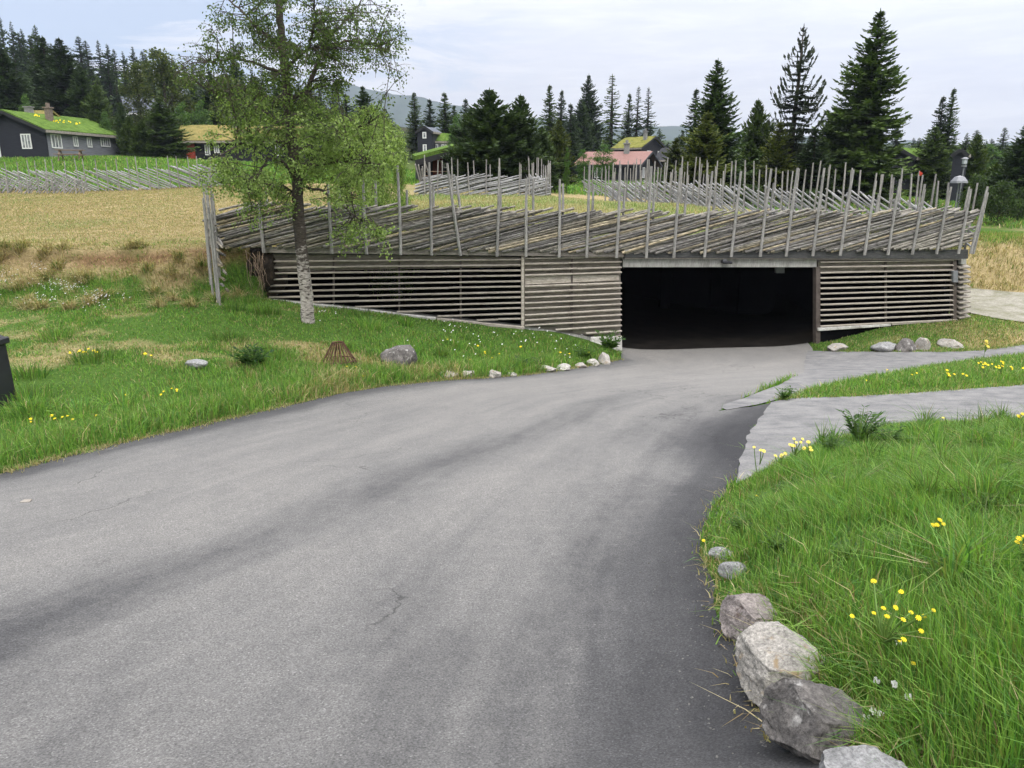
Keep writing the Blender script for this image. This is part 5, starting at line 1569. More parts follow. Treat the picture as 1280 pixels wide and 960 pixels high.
# rusty cone of bars
p = hit(424, 456); k = mscale(p); w, h = 25 * k, 29 * k
m = MB(); n = 22
for i in range(n):
    a = 2 * math.pi * i / n; d = Vector((math.cos(a), math.sin(a), 0))
    m.bar(p + d * w * random.uniform(.97, 1.04) + Vector((0, 0, -.06)), p + d * w * .27 + Vector((0, 0, h)), 0.017, .012, (d.x * .3, d.y * .3, 1))
for f, zz in ((.27, h - .015), (.8, h * .22)):
    pts = [p + Vector((math.cos(2 * math.pi * i / 24) * w * f, math.sin(2 * math.pi * i / 24) * w * f, zz)) for i in range(25)]
    m.tube(pts, .012, 5, cap=False)
tag(m.build('drain_grate', M['rust'], None, tuple(p)), 'rusty cone of slanted metal bars standing on the lawn', 'drain grate')

# black bin at the border of the view
p = ptD(-3, 512, .1); k = mscale(p); g = p.z
c = Vector((p.x - 12 * k, p.y + .05, g - .04)); H_ = (512 - 420) * k / CP * .98
root = empty('litter_bin', c, 'black slightly tapering litter bin with overhanging lid at the edge of the lawn', 'bin')
m = MB(); m.box(c + Vector((0, 0, H_ * .46)), (.52, .44, H_ * .92), taper=.93); m.build('body', M['black'], root, c, bevel=.02)
m = MB(); m.box(c + Vector((0, 0, H_ * .94)), (.56, .48, H_ * .09)); m.box(c + Vector((0, 0, H_ * 1.02)), (.52, .44, H_ * .09), taper=.6); m.build('lid', M['black'], root, c, bevel=.015)
m = MB(); m.box(c + Vector((0, 0, .035)), (.62, .54, .09)); m.build('base_plate', M['black'], root, c, bevel=.012)
m = MB(); m.box(c + Vector((.2, -.245, H_ * .86)), (.02, .015, .02)); m.box(c + Vector((-.2, -.245, H_ * .86)), (.02, .015, .02)); m.build('bolt', M['lamp_white'], root, c)

# tiny litter on the asphalt
p = hit(33, 627); m = MB(); m.prism([p + Vector((-.035, -.03, .004)), p + Vector((.04, -.02, .004)), p + Vector((.03, .03, .004)), p + Vector((-.03, .025, .004))], (0, 0, .006))
tag(m.build('paper_scrap', M['fascia_turf'], None, tuple(p)), 'tiny pale scrap lying on the asphalt', 'litter')

# ------------------------------------------------------------------ grass
class Blades:
    def __init__(s): s.V, s.C, s.F, s.n = [], [], [], 0

    def add(s, x, y, z, h, w, col, r, lean=.55, az=None, curl=.35):
        n = len(x)
        if n == 0: return
        az = r.uniform(0, 2 * np.pi, n) if az is None else az
        fac = r.uniform(0, np.pi, n)
        d = np.c_[np.cos(az), np.sin(az), np.zeros(n)]; sd = np.c_[np.cos(fac), np.sin(fac), np.zeros(n)] * (w / 2)[:, None]
        l = np.abs(r.normal(0, lean, n)); b = np.c_[x, y, z]
        mid = b + d * (h * l * .35)[:, None] + np.c_[0 * h, 0 * h, h * .58 / np.sqrt(1 + (l * .5) ** 2)]
        tip = b + d * (h * l * (1 + curl))[:, None] + np.c_[0 * h, 0 * h, h / np.sqrt(1 + l * l)]
        V = np.stack([b - sd, b + sd, mid + sd * .8, mid - sd * .8, tip], 1).reshape(-1, 3)
        o = s.n + 5 * np.arange(n)[:, None]
        F = np.concatenate([o + [[0, 1, 2]], o + [[0, 2, 3]], o + [[3, 2, 4]]], 0)
        s.V.append(V.astype(np.float32)); s.C.append(np.repeat(col, 5, 0).astype(np.float32)); s.F.append(F.astype(np.int32)); s.n += 5 * n

    def build(s, name, mat, label):
        me = mesh_np(name, np.concatenate(s.V), np.concatenate(s.F), mat, np.concatenate(s.C))
        return tag(link(name, me), label, name.replace('_', ' '), kind='stuff')


def ground_z(x, y):
    """bilinear look-up on the ground sheet"""
    i = np.clip(np.searchsorted(gxs, x) - 1, 0, nx - 2); j = np.clip(np.searchsorted(gys, y) - 1, 0, ny - 2)
    fx = (x - gxs[i]) / (gxs[i + 1] - gxs[i]); fy = (y - gys[j]) / (gys[j + 1] - gys[j])
    return (GZ[j, i] * (1 - fx) + GZ[j, i + 1] * fx) * (1 - fy) + (GZ[j + 1, i] * (1 - fx) + GZ[j + 1, i + 1] * fx) * fy


GREEN = np.array([(.135, .262, .045), (.165, .3, .056), (.095, .21, .04), (.205, .325, .072), (.07, .165, .038)])
STRAW = np.array([(.4, .33, .18), (.33, .265, .14), (.47, .4, .24), (.26, .19, .1)])
DULL = np.array([(.13, .18, .045), (.17, .2, .06), (.1, .14, .036)])


def region(n, x0, x1, y0, y1, margin=140):
    x = rng.uniform(x0, x1, n); y = rng.uniform(y0, y1, n)
    z = ground_z(x, y); px, py, d = to_px(np.stack([x, y, z], -1))
    k = (px > -margin) & (px < 1280 + margin) & (py < 1500) & (d > .4)
    x, y, z = x[k], y[k], z[k]
    k = ~inside(road_xy, x, y) & ~inside(PA, x, y) & ~inside(PB, x, y) & ~inside(TR, x, y)
    k &= ~(inside(FOOT, x, y)) & ~((x > WA.x) & (x < WB.x) & (y > WA.y + (x - WA.x) * WS - .02) & (y < 27))
    return x[k], y[k], z[k]


def colour(r, n, dry, jit=.25):
    g = GREEN[r.integers(0, len(GREEN), n)]; s_ = STRAW[r.integers(0, len(STRAW), n)]; du = DULL[r.integers(0, len(DULL), n)]
    u = r.random(n)
    c = np.where((u < dry)[:, None], s_, np.where((u < dry + .22)[:, None], du, g))
    return c * r.uniform(1 - jit, 1 + jit, (n, 1))


r = rng
B = Blades()
# 1. verge strip of long grass and lawn between road and bank
x, y, z = region(800000, -22, 4.2, 3.2, 20.5, 420)
dl = dist_poly(LE, x, y); s_ = blend(x, y); dry = dryness(x, y)
n2 = fbm(x, y, .9, 41); n3 = fbm(x, y, 2.2, 42)
long_ = np.exp(-(dl / 1.5) ** 2) * np.where(x < 1, 1, .6)
keep = r.random(len(x)) < np.where(s_ < .04, np.clip(.46 + .6 * long_ + (n2 - .47) * 1.2, .14, 1), .28) * np.interp(y, [5, 12, 20], [1, .72, .55])
x, y, z, dl, s_, dry, n2, n3, long_ = (q[keep] for q in (x, y, z, dl, s_, dry, n2, n3, long_))
h = (.05 + .2 * long_ + .09 * np.clip(n2 - .42, 0, 1) * 2) * r.uniform(.55, 1.35, len(x)) * np.interp(dl, [0, .25], [.55, 1])
w = np.interp(y, [5, 12, 20], [.008, .013, .02]) * r.uniform(.7, 1.3, len(x))
B.add(x, y, z - .01, h, w, colour(r, len(x), np.clip(dry * .9, 0, .92)), r, .5)
# dark clumps of rank grass
for i in range(70):
    cx = r.uniform(-9, 2.5); cy = r.uniform(7, 19)
    n = 150; a = r.uniform(0, 6.28, n); q = r.random(n) ** .6 * r.uniform(.12, .4)
    X, Y_ = cx + np.cos(a) * q, cy + np.sin(a) * q
    k = ~inside(road_xy, X, Y_) & (Y_ < WA.y + (X - WA.x) * WS - .1) & (blend(X, Y_) < .1)
    X, Y_, a = X[k], Y_[k], a[k]
    B.add(X, Y_, ground_z(X, Y_), r.uniform(.12, .3, len(X)), np.full(len(X), .014), colour(r, len(X), .02) * r.uniform(.62, 1.15), r, .6, az=a)
for P_, nn in ((LE, 6000), (RE[:10], 420)):
    kk = r.integers(0, len(P_) - 1, nn); f = r.random(nn); pa = np.array([(p.x, p.y) for p in P_]); q = pa[kk] * (1 - f)[:, None] + pa[kk + 1] * f[:, None] + r.normal(0, .05, (nn, 2)) * (fbm(pa[kk][:, 0] * 3 + f, pa[kk][:, 1] * 3 + f, 1.0, 88) * 2)[:, None]
    B.add(q[:, 0], q[:, 1], H0(q[:, 0], q[:, 1]), r.uniform(.015, .07, nn), np.full(nn, .007), colour(r, nn, .62), r, 1.1)
B.build('grass', M['blade'], 'green lawn grass, long along the road and shorter towards the wall')

B = Blades()
# 2. foreground verge and the islands on the right
x, y, z = region(760000, .8, 9.5, .8, 9.6, 420)
dr = dist_poly(RE[:11], x, y); dP = dist_poly(PATH_A, x, y)
n2 = fbm(x, y, 1.4, 51); n3 = fbm(x, y, 3.6, 52)
keep = r.random(len(x)) < np.clip(.6 + (n2 - .47) * 1.6, .42, 1) * np.interp(dr, [0, .1, .3], [.05, .45, 1])
x, y, z, dr, dP, n2, n3 = (q[keep] for q in (x, y, z, dr, dP, n2, n3))
h = (.10 + .2 * np.clip(n2 - .3, 0, .5)) * r.uniform(.5, 1.35, len(x)) * np.interp(dr, [0, .35], [.5, 1]) * np.interp(dP, [0, .4], [.6, 1])
w = np.interp(y, [2, 9], [.0045, .009]) * r.uniform(.7, 1.4, len(x))
dk = np.clip((n3 - .62) * 1.2, 0, .2) + np.where((dr < .2), .08, 0) + .01
az = r.normal(2.3, 1.2, len(x)) + (n2 - .47) * 6
B.add(x, y, z - .01, h, w, colour(r, len(x), dk), r, .42, az=az)
for i in range(260):
    cx, cy = r.uniform(1.6, 8), r.uniform(2, 9)
    n = int(r.integers(30, 90)); a = r.uniform(0, 6.28, n); q = r.random(n) * r.uniform(.03, .12)
    X, Y_ = cx + np.cos(a) * q, cy + np.sin(a) * q
    k = ~inside(road_xy, X, Y_) & ~inside(PA, X, Y_) & (dist_poly(RE[:11], X, Y_) > .3) & ~inside(PB, X, Y_)
    X, Y_, a = X[k], Y_[k], a[k]
    if len(X): B.add(X, Y_, ground_z(X, Y_), r.uniform(.16, .34, len(X)), np.full(len(X), .008), colour(r, len(X), .04) * r.uniform(.6, 1.2), r, .75, az=a, curl=.6)
# brown dry tufts beside the stones
for px, py in ((905, 722), (935, 755), (1000, 770), (1015, 800), (960, 850), (975, 865), (1060, 860), (1050, 930), (1090, 940), (1130, 950), (1005, 935), (890, 705)):
    p = hit(px, py); n = 130; a = r.uniform(0, 6.28, n); q = r.random(n) * .11
    X, Y_ = p.x + np.cos(a) * q, p.y + np.sin(a) * q; k = ~inside(road_xy, X, Y_); X, Y_, a = X[k], Y_[k], a[k]
    if len(X): B.add(X, Y_, ground_z(X, Y_), r.uniform(.03, .09, len(X)), np.full(len(X), .005), colour(r, len(X), .6), r, .9, az=a)
# blades that hang over the stones from behind
for px, py, wpx in ((945, 762, 62), (1000, 775, 60), (1030, 800, 50), (1060, 858, 60), (1040, 850, 50), (1090, 880, 50), (1105, 945, 60), (1050, 942, 40), (905, 692, 26), (922, 708, 28), (1140, 950, 50)):
    p = hit(px, py); k = mscale(p); n = int(wpx * 4.5)
    X = p.x + r.normal(.03, wpx * k * .4, n); Y_ = p.y + r.normal(.05, wpx * k * .4, n)
    kk = X > np.interp(Y_, REY, REX) + .1; X, Y_ = X[kk], Y_[kk]; n = len(X)
    B.add(X, Y_, H0(X, Y_) - .01, r.uniform(.07, .17, n), np.full(n, .006), colour(r, n, .1), r, .65, az=r.normal(3.5, 1.0, n), curl=.4)
for P_ in (PATH_A, PATH_B):
    pa = np.array([(p.x, p.y) for p in P_]); nn = 60 * len(pa); kk = r.integers(0, len(pa), nn); q = pa[kk] + r.normal(0, .06, (nn, 2))
    k2 = ~inside(road_xy, q[:, 0], q[:, 1]) & (dist_poly(RE, q[:, 0], q[:, 1]) > .25); q = q[k2]
    B.add(q[:, 0], q[:, 1], H0(q[:, 0], q[:, 1]), r.uniform(.02, .1, len(q)), np.full(len(q), .009), colour(r, len(q), .3), r, .8)
B.build('grass', M['blade'], 'lush long green grass on the near verge beside the stones')

B = Blades()
x, y, z = region(360000, 3.0, 20, 9.0, 23.5, 240)
n2 = fbm(x, y, .9, 61); dry = dryness(x, y)
keep = r.random(len(x)) < np.clip(.55 + (n2 - .47) * 1.8, .1, 1)
x, y, z, n2, dry = (q[keep] for q in (x, y, z, n2, dry))
dA = dist_poly(PATH_A, x, y)
isl = (y < 19)
h = np.where(isl, .15, .07) * r.uniform(.5, 1.4, len(x)) * np.interp(dA, [0, .5], [.5, 1])
B.add(x, y, z - .01, h, np.interp(y, [9, 22], [.01, .02]) * r.uniform(.7, 1.3, len(x)), colour(r, len(x), np.clip(dry, .06, .8)), r, .5)
B.build('grass', M['blade'], 'grass of the narrow island and slope between the footpaths')

B = Blades()
# 3. dry stubble: terrace, bank, right bank
x, y, z = region(430000, -34, -5.6, 16.5, 43)
s_ = blend(x, y); dry = dryness(x, y)
keep = (s_ > .03) & ((s_ < .6) | (s_ > .99) | (r.random(len(x)) < .18)) & (r.random(len(x)) < np.interp(y, [17, 20, 43], [1, .8, .4]) * (1 - .88 * np.exp(-((y - SOILY + .8 * np.sin(x * .35)) / 1.3) ** 2)))
x, y, z, s_, dry = (q[keep] for q in (x, y, z, s_, dry))
bk = s_ < .97
h = np.where(bk, r.uniform(.07, .22, len(x)), r.uniform(.03, .08, len(x)))
w = np.interp(y, [16, 43], [.011, .028]) * r.uniform(.7, 1.3, len(x))
az = np.where(bk, r.normal(-1.57, .7, len(x)), r.uniform(0, 6.28, len(x)))
cl = colour(r, len(x), np.clip(dry, 0, .93), .15)
pale = np.array([(.37, .3, .17), (.31, .25, .14), (.22, .225, .1)])[r.integers(0, 3, len(x))]
cl = np.where(((~bk) & (r.random(len(x)) < .62))[:, None], pale * r.uniform(.85, 1.15, (len(x), 1)), cl)
B.add(x, y, z - .01, h, w, cl, r, np.where(bk, .75, .6), az=az)
x, y, z = region(60000, 11, 32, 23, 34, 60)
s_ = blend(x, y); bk = (s_ > .03)
keep = r.random(len(x)) < np.where(bk, 1, .5); x, y, z, bk = x[keep], y[keep], z[keep], bk[keep]
dry = dryness(x, y)
B.add(x, y, z, np.where(bk, r.uniform(.08, .26, len(x)), r.uniform(.03, .08, len(x))), np.full(len(x), .02), colour(r, len(x), np.clip(dry, 0, .95)), r, .9, az=r.normal(-2.0, .6, len(x)))
# roof stubble
nr = 150000; x = rng.uniform(-7, 14, nr); y = rng.uniform(19.5, 39, nr); k = inside(ROOF_XY, x, y); x, y = x[k], y[k]; z = zroof(x, y) + .02
n2 = fbm(x, y, .5, 71)
B.add(x, y, z, r.uniform(.05, .17, len(x)), np.interp(y, [20, 38], [.011, .022]), np.where((r.random(len(x)) < .5)[:, None], np.array([(.36, .36, .2)]) * r.uniform(.8, 1.2, (len(x), 1)), colour(r, len(x), np.clip(.5 + (n2 - .47) * 2.2, .12, .95))), r, .6)
# tussocks on the bank: a straw skirt with a green heart
for i in range(60):
    cx, cy = r.uniform(-17, -6.6), r.uniform(16.6, 19.4); n = 130; a = r.uniform(0, 6.28, n); q = r.random(n) * .16
    X, Y_ = cx + np.cos(a) * q, cy + np.sin(a) * q
    B.add(X, Y_, ground_z(X, Y_), r.uniform(.14, .34, n), np.full(n, .014), colour(r, n, .9), r, 1.2, az=np.where(r.random(n) < .6, r.normal(-1.57, .8, n), a), curl=.7)
    if i % 2:
        n = 40; B.add(np.full(n, cx) + r.normal(0, .06, n), np.full(n, cy) + r.normal(0, .06, n), ground_z(np.full(n, cx), np.full(n, cy)), r.uniform(.1, .22, n), np.full(n, .016), colour(r, n, .0) * .8, r, .6)
B.build('dry_grass', M['straw'], 'straw coloured dry grass on the bank, the meadow and the garage roof')

B = Blades()
# 4. far green meadow
x, y, z = region(90000, -60, 40, 42.5, 75)
B.add(x, y, z, r.uniform(.1, .3, len(x)), np.full(len(x), .07), colour(r, len(x), np.where(x < 12, .03, .12)), r, .5)
B.build('meadow_grass', M['blade'], 'green meadow grass around the far houses')

# ------------------------------------------------------------------ herbs and flowers
def leafy_plant(px, py, hpx, n, label, cols, name='weed', wide=.5, leaf=.3, seed=1, div=False):
    p = hit(px, py); k = mscale(p); hh = hpx * k; rr_ = np.random.default_rng(seed)
    o = empty(name, p, label, 'plant'); Vs, Cs = [], []; st = MB()
    for i in range(n):
        a = rr_.uniform(0, 6.28); L = hh * rr_.uniform(.6, 1.1); out = rr_.uniform(.15, 1) * wide * hh
        pts = [np.array(p) + np.array([math.cos(a) * out * f, math.sin(a) * out * f, L * (1.4 * f - .5 * f * f)]) for f in (0, .35, .7, 1)]
        st.tube([Vector(q) for q in pts], [.006 + .004 * hh, .006, .004, .002], 4)
        for f in np.linspace(.3, 1, 7 if div else 3):
            c = np.array(p) + np.array([math.cos(a) * out * f, math.sin(a) * out * f, L * (1.4 * f - .5 * f * f)])
            for s_ in (-1, 1):
                d = norm(np.array([[math.cos(a + s_ * .9), math.sin(a + s_ * .9), .35 + rr_.normal(0, .2)]])); ln = np.array([leaf * hh * rr_.uniform(.6, 1.1) * (1.15 - .5 * f)])
                V = quads_kite(c[None], d, ln, ln * (.34 if not div else .3), norm(np.cross(d, np.array([[0, 0, 1.]]) + rr_.normal(0, .3, (1, 3)))))
                Vs.append(V.reshape(-1, 3)); Cs.append(np.tile(np.array(cols[int(rr_.integers(0, len(cols)))]) * rr_.uniform(.8, 1.2), (4, 1)))
    V = np.concatenate(Vs) - np.array(p)
    me = mesh_np('leaves', V, np.arange(len(V)).reshape(-1, 4), M['leaf'], np.concatenate(Cs)); link('leaves', me, o)
    st.build('stems', M['stem'], o, p)
    return o


DG = ((.022, .055, .016), (.035, .08, .022), (.05, .1, .03)); MG = ((.05, .11, .02), (.07, .14, .026), (.038, .085, .018))
leafy_plant(317, 460, 26, 46, 'dark green broad-leaved clump growing on the lawn before the birch', DG, 'leafy_clump', 1.0, .55, 3)
leafy_plant(1072, 558, 52, 16, 'tall fern-leaved weed at the edge of the footpath', MG, 'weed', .7, .3, 5, True)
leafy_plant(1110, 560, 32, 14, 'lower fern-leaved weed next to the tall one by the footpath', MG, 'weed', .8, .34, 6, True)
leafy_plant(1040, 572, 30, 20, 'small bushy weed before the tall fern-leaved one', MG, 'weed', .8, .34, 7, True)
leafy_plant(650, 463, 16, 30, 'low leafy weed among the stones of the lawn edge', DG, 'weed', .9, .5, 8)
leafy_plant(668, 463, 15, 30, 'second low leafy weed among the lawn edge stones', DG, 'weed', .9, .5, 9)
leafy_plant(762, 440, 26, 40, 'leafy weed growing over the concrete corner of the entrance', MG, 'weed', .7, .4, 10)
leafy_plant(730, 450, 20, 34, 'leafy weed hanging over stones near the entrance corner', MG, 'weed', .9, .4, 11)
leafy_plant(980, 470 + 30, 16, 20, 'small weed growing in the joint between road and island', MG, 'weed', .8, .5, 12)
for i, (px, py) in enumerate(((950, 640), (985, 625), (1010, 640), (930, 665), (1040, 620), (970, 690), (1120, 690), (1190, 720), (1230, 640), (1060, 700), (1240, 860), (1180, 900))):
    leafy_plant(px, py, 22, 26, 'low leafy herb growing among the long grass of the near verge', MG, 'herb', 1.2, .45, 20 + i)['group'] = 'herbs in the near verge'


def flower(px, py, hpx, label, group=None, head=.03, n_heads=1, mat='petal', seed=0, name='yellow_flower', spread=.3, zgap=0.0, petals=9):
    p = hit(px, py); k = mscale(p); hh = hpx * k; rr_ = random.Random(seed)
    o = empty(name, p, label, 'flower', group); st = MB()
    tips = []
    for i in range(n_heads):
        a = rr_.uniform(0, 6.28); f = rr_.uniform(.7, 1.05) if n_heads > 1 else 1
        s_ = spread * hh * (rr_.random() if n_heads > 1 else .15)
        tip = p + Vector((math.cos(a) * s_, math.sin(a) * s_, hh * f)); b = p + Vector((0, 0, hh * (.45 if n_heads > 1 and i else -.03)))
        st.tube([b, b.lerp(tip, .5) + Vector((rr_.uniform(-.01, .01), 0, .01)), tip], [.0042, .004, .0032], 5); tips.append(tip)
    for tip in tips:
        up = Vector((rr_.uniform(-.3, .3), -.45 + rr_.uniform(-.3, .2), 1)).normalized(); ax = up.orthogonal().normalized(); ay = up.cross(ax)
        sz = head * .68 * rr_.uniform(.75, 1.2)
        vs = [tip + up * sz * .1]; fs = []
        for ring in range(2):
            for i in range(petals):
                a0 = 2 * math.pi * (i + ring * .5) / petals; w_ = math.pi / petals * .62; rad_ = sz * (1 - .35 * ring)
                d0, d1, d2 = (ax * math.cos(q) + ay * math.sin(q) for q in (a0 - w_, a0, a0 + w_))
                n_ = len(vs); vs += [tip + d0 * rad_ * .8 + up * sz * (.12 + .25 * ring), tip + d1 * rad_ + up * sz * (.08 + .3 * ring), tip + d2 * rad_ * .8 + up * sz * (.12 + .25 * ring)]
                fs += [(0, n_, n_ + 1), (0, n_ + 1, n_ + 2)]
        hd = MB(); hd.add(vs, fs); hd.build('flower_head', M[mat], o, p)
    st.build('stem', M['stem'], o, p)
    return o


flower(1100, 838, 88, 'tall weed with many small yellow flowers in the near verge grass', None, .014, 15, 'petal', 1, spread=.75)
flower(1168, 690, 42, 'single bright yellow flower cluster standing in the verge grass past the tall weed', None, .02, 4, 'petal', 2, spread=.2)
flower(1274, 720, 58, 'yellow flower spike at the edge of the view in the near verge', None, .016, 8, 'petal', 3, spread=.2)
flower(1140, 842, 14, 'low single yellow flower in the grass near the tall flowering weed', None, .016, 1, 'petal', 4)
flower(945, 634, 15, 'orange-yellow flower on the verge near the footpath corner', None, .022, 1, 'petal', 5)
flower(878, 690, 16, 'lone yellow flower leaning over the asphalt above the small stones', None, .024, 1, 'petal', 6)
for i, (px, py, hp, nh) in enumerate(((992, 588, 40, 9), (975, 596, 30, 4), (948, 600, 46, 3), (1010, 585, 34, 3))):
    flower(px, py, hp, ['pale yellow flowering weed with dense spike at the verge tip by the footpath', 'thin pale yellow weed just before the dense spike', 'tall thin weed with few pale flowers at the footpath seam', 'short pale yellow weed behind the dense spike'][i], 'pale flowering weeds at the verge tip', .028, nh, 'petal_pale', 10 + i, spread=.28)
isl = [(1228, 478, 26, 8), (1250, 476, 24, 8), (1183, 482, 20, 5), (1140, 478, 12, 2), (1108, 470, 8, 1), (1206, 482, 14, 2), (1152, 470, 8, 1), (1082, 483, 8, 1), (1262, 474, 16, 3), (1280, 476, 20, 4)]
for i, (px, py, hp, nh) in enumerate(isl):
    flower(px, py, hp, 'yellow flower in the grass island between the two footpaths', 'yellow flowers on the grass island', .035, nh, 'petal', 20 + i, spread=.35)
flower(1229, 452, 26, 'pale yellow flower spike at the rim of the upper footpath', None, .05, 12, 'petal_pale', 40, spread=.14)
flower(1178, 532, 10, 'small pale flower at the footpath edge above the verge', None, .03, 1, 'petal_pale', 41); flower(1272, 534, 20, 'yellow flower pair at the footpath edge near the border of the view', None, .035, 3, 'petal', 42)
for i, (px, py) in enumerate([(106, 447), (112, 444), (118, 446), (101, 446), (109, 448), (122, 448), (88, 448), (182, 450), (190, 452), (40, 535), (66, 530), (70, 534), (82, 530), (92, 535), (121, 530), (160, 503), (206, 500), (216, 496), (222, 496), (202, 504), (434, 466), (446, 465), (455, 478), (470, 472), (606, 448), (615, 455), (624, 450), (700, 447), (712, 450), (735, 448), (590, 462), (597, 440), (588, 458), (650, 440), (560, 432)]):
    flower(px, py, 8 if py < 480 else 11, 'small yellow flower on a short stem in the green lawn beside the road', 'yellow flowers in the lawn', .04 if py < 480 else .03, 2 if i % 3 == 0 else 1, 'petal', 60 + i)

# white wild flowers, sprinkled
V = []
for cx, cy, sx, sy, n in ((75, 365, 18, 5, 70), (35, 380, 26, 4, 40), (125, 378, 16, 6, 60), (10, 352, 10, 8, 40), (640, 425, 60, 14, 30), (560, 428, 30, 12, 16), (690, 430, 40, 14, 22), (52, 340, 6, 3, 15), (405, 392, 20, 5, 20), (575, 415, 20, 6, 8)):
    for i in range(n):
        p = hit(random.gauss(cx, sx), random.gauss(cy, sy), 5, 40)
        if (p.y > WA.y + (p.x - WA.x) * WS - .15 and p.x > WA.x) or inside(road_xy, np.array([p.x]), np.array([p.y]))[0]: continue
        s_ = random.uniform(.01, .02); z_ = random.uniform(.08, .2)
        for a in (0, 1.05):
            c_, d_ = math.cos(a) * s_, math.sin(a) * s_
            V += [p + Vector((-c_, -d_ - .01, z_)), p + Vector((d_, -c_ - .01, z_ + .008)), p + Vector((c_, d_, z_ + .02)), p + Vector((-d_, c_, z_ + .012))]
me = mesh_np('white_flowers', np.array([tuple(v) for v in V]), np.arange(len(V)).reshape(-1, 4), M['white'])
tag(link('wildflowers', me), 'tiny white wildflowers sprinkled over lawn and bank', 'wildflowers', kind='stuff')
# clover heads in the near verge
V = []
for px, py in ((1093, 848), (1115, 852), (1132, 868), (1098, 890), (1088, 885), (1080, 893), (1120, 800)):
    p = hit(px, py + 26)
    for k in range(14):
        a, b = random.uniform(0, 6.28), random.uniform(-1, 1); q = p + Vector((0, 0, 26 * mscale(p))) + Vector((math.cos(a), math.sin(a), b)) * .007; s_ = .0035
        V += [q + Vector((-s_, 0, -s_)), q + Vector((s_, 0, -s_)), q + Vector((s_, s_, s_)), q + Vector((-s_, s_, s_))]
me = mesh_np('clover', np.array([tuple(v) for v in V]), np.arange(len(V)).reshape(-1, 4), M['white'])
tag(link('clover_flowers', me), 'white clover heads in the near verge grass', 'clover', kind='stuff')
# small gravel grit along the asphalt edges
V, F_ = [], []
mbs = MB()
for P_, wd in ((RE[:11], .16), (LE, .14)):
    for i in range(700):
        k = random.randrange(len(P_) - 1); q = P_[k].lerp(P_[k + 1], random.random()); dx, dy = random.gauss(0, wd), random.gauss(0, wd)
        X, Y_ = q.x + dx, q.y + dy; s_ = random.uniform(.002, .0065)
        z_ = gz(X, Y_) + (.0 if inside(road_xy, np.array([X]), np.array([Y_]))[0] else .0)
        mbs.box((X, Y_, z_ + s_ * .4), (s_ * 2, s_ * 1.6, s_ * 1.2), Matrix.Rotation(random.uniform(0, 3), 3, Vector((random.random(), random.random(), 1)).normalized()), taper=.6)
tag(mbs.build('gravel', M['grit']), 'loose grit along the edges of the asphalt', 'gravel', kind='stuff')
# ------------------------------------------------------------------ light, sky, camera
SUN_EL, SUN_AZ = 48, 215           # azimuth from north (+Y) clockwise: behind the viewer, over the left shoulder
w = bpy.data.worlds.new('World'); SC.world = w; w.use_nodes = True
t = NT.__new__(NT); t.t = w.node_tree; t.n = t.t.nodes; t.l = t.t.links; t.n.clear()
sky = t.node('ShaderNodeTexSky', sky_type='NISHITA', sun_disc=False, sun_elevation=R(SUN_EL), sun_rotation=R(SUN_AZ), air_density=1.0, dust_density=1.2)
tc = t.node('ShaderNodeTexCoord'); sp = t.node('ShaderNodeSeparateXYZ'); t.l.new(tc.outputs['Generated'], sp.inputs[0])
zc_ = t.math('MAXIMUM', sp.outputs[2], .02)
mp = t.node('ShaderNodeMapping'); mp.inputs['Scale'].default_value = (1.6, 1.6, 9); t.l.new(tc.outputs['Generated'], mp.inputs[0])
n1 = t.noise(mp.outputs[0], 3.0, 8, .62, .6)
mp2 = t.node('ShaderNodeMapping'); mp2.inputs['Scale'].default_value = (2.4, 2.4, 17); mp2.inputs['Location'].default_value = (3, 1, 0); t.l.new(tc.outputs['Generated'], mp2.inputs[0])
n2_ = t.noise(mp2.outputs[0], 3.0, 7, .62, .3)
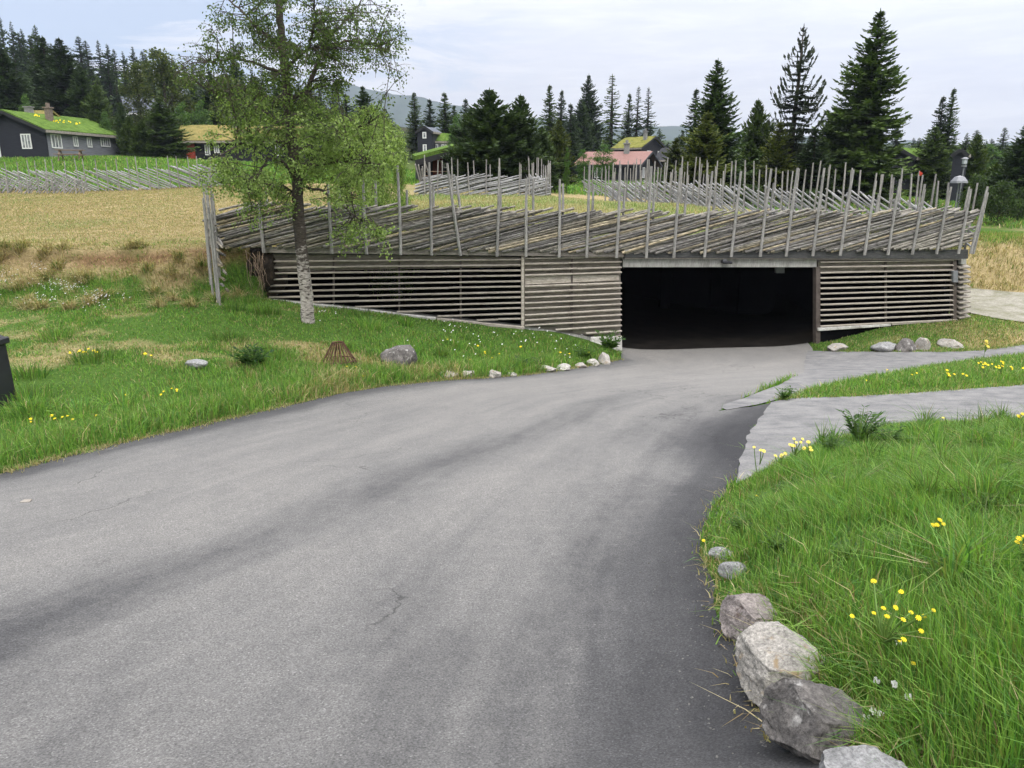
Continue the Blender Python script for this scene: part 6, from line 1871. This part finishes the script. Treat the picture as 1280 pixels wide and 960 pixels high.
# more open blue towards the west (left), a closed pale deck elsewhere
west = t.math('MULTIPLY_ADD', sp.outputs[0], -1.0, -.12, clamp=True)
open_ = t.math('SUBTRACT', t.math('ADD', n1, t.math('MULTIPLY', west, .6)), .02)
blue_k = t.ramp(open_, [(.5, 0.0), (.62, .9)])
shade = t.ramp(n2_, [(.34, (5.45, 5.42, 5.7)), (.5, (5.9, 5.83, 5.98)), (.64, (6.5, 6.38, 6.35))])
zenith_gain = t.math('MULTIPLY_ADD', t.math('MULTIPLY', zc_, zc_), 9.0, .97)  # zenith raised well past an overcast sky, to light the ground more
cc = t.node('ShaderNodeCombineColor'); [t.l.new(zenith_gain, cc.inputs[i]) for i in range(3)]
deck = t.mix(1.0, shade, cc.outputs[0], 'MULTIPLY')
blue = t.mix(.6, sky.outputs[0], (3.2, 4.05, 5.5))
wk = t.math('MULTIPLY_ADD', sp.outputs[0], -3.6, .2, clamp=True)
colr = t.mix(t.math('MULTIPLY', blue_k, wk), deck, blue)
bg = t.node('ShaderNodeBackground'); t.l.new(colr, bg.inputs[0]); bg.inputs[1].default_value = .1
t.l.new(bg.outputs[0], t.node('ShaderNodeOutputWorld').inputs[0])

sl = bpy.data.lights.new('sun', 'SUN'); sl.energy = 1.5; sl.angle = R(10); sl.color = (1, .95, .86)
so = bpy.data.objects.new('sun', sl); COL.objects.link(so)
az, el = R(SUN_AZ), R(SUN_EL)
d = Vector((math.sin(az) * math.cos(el), math.cos(az) * math.cos(el), math.sin(el)))
so.rotation_euler = (-d).to_track_quat('-Z', 'Y').to_euler(); so.location = (0, 0, 60)

cam = bpy.data.cameras.new('camera'); co = bpy.data.objects.new('camera', cam); COL.objects.link(co)
cam.sensor_width = 36; cam.lens = FPX / 1280 * 36; cam.clip_start = .05; cam.clip_end = 20000
co.location = (0, 0, EYE); co.rotation_euler = (R(90) - PITCH, 0, 0); SC.camera = co

HAZE = 0.00017
if HAZE:
    m = bpy.data.materials.new('haze_air'); t = NT(m)
    pv = t.node('ShaderNodeVolumePrincipled'); pv.inputs['Color'].default_value = (.72, .82, 1, 1); pv.inputs['Density'].default_value = HAZE; pv.inputs['Anisotropy'].default_value = .2
    t.l.new(pv.outputs[0], t.node('ShaderNodeOutputMaterial').inputs['Volume'])
    hb = MB(); hb.box((200, 1600, 290), (7000, 3700, 900)); tag(hb.build('haze', m), kind='stuff')

SC.view_settings.view_transform = 'Standard'; SC.view_settings.look = 'None'; SC.view_settings.exposure = 0.3; SC.view_settings.gamma = 1
SC.view_settings.use_curve_mapping = False
SC.render.engine = 'CYCLES'; cy = SC.cycles
cy.max_bounces = 6; cy.diffuse_bounces = 3; cy.transmission_bounces = 3; cy.volume_bounces = 0; cy.use_denoising = True
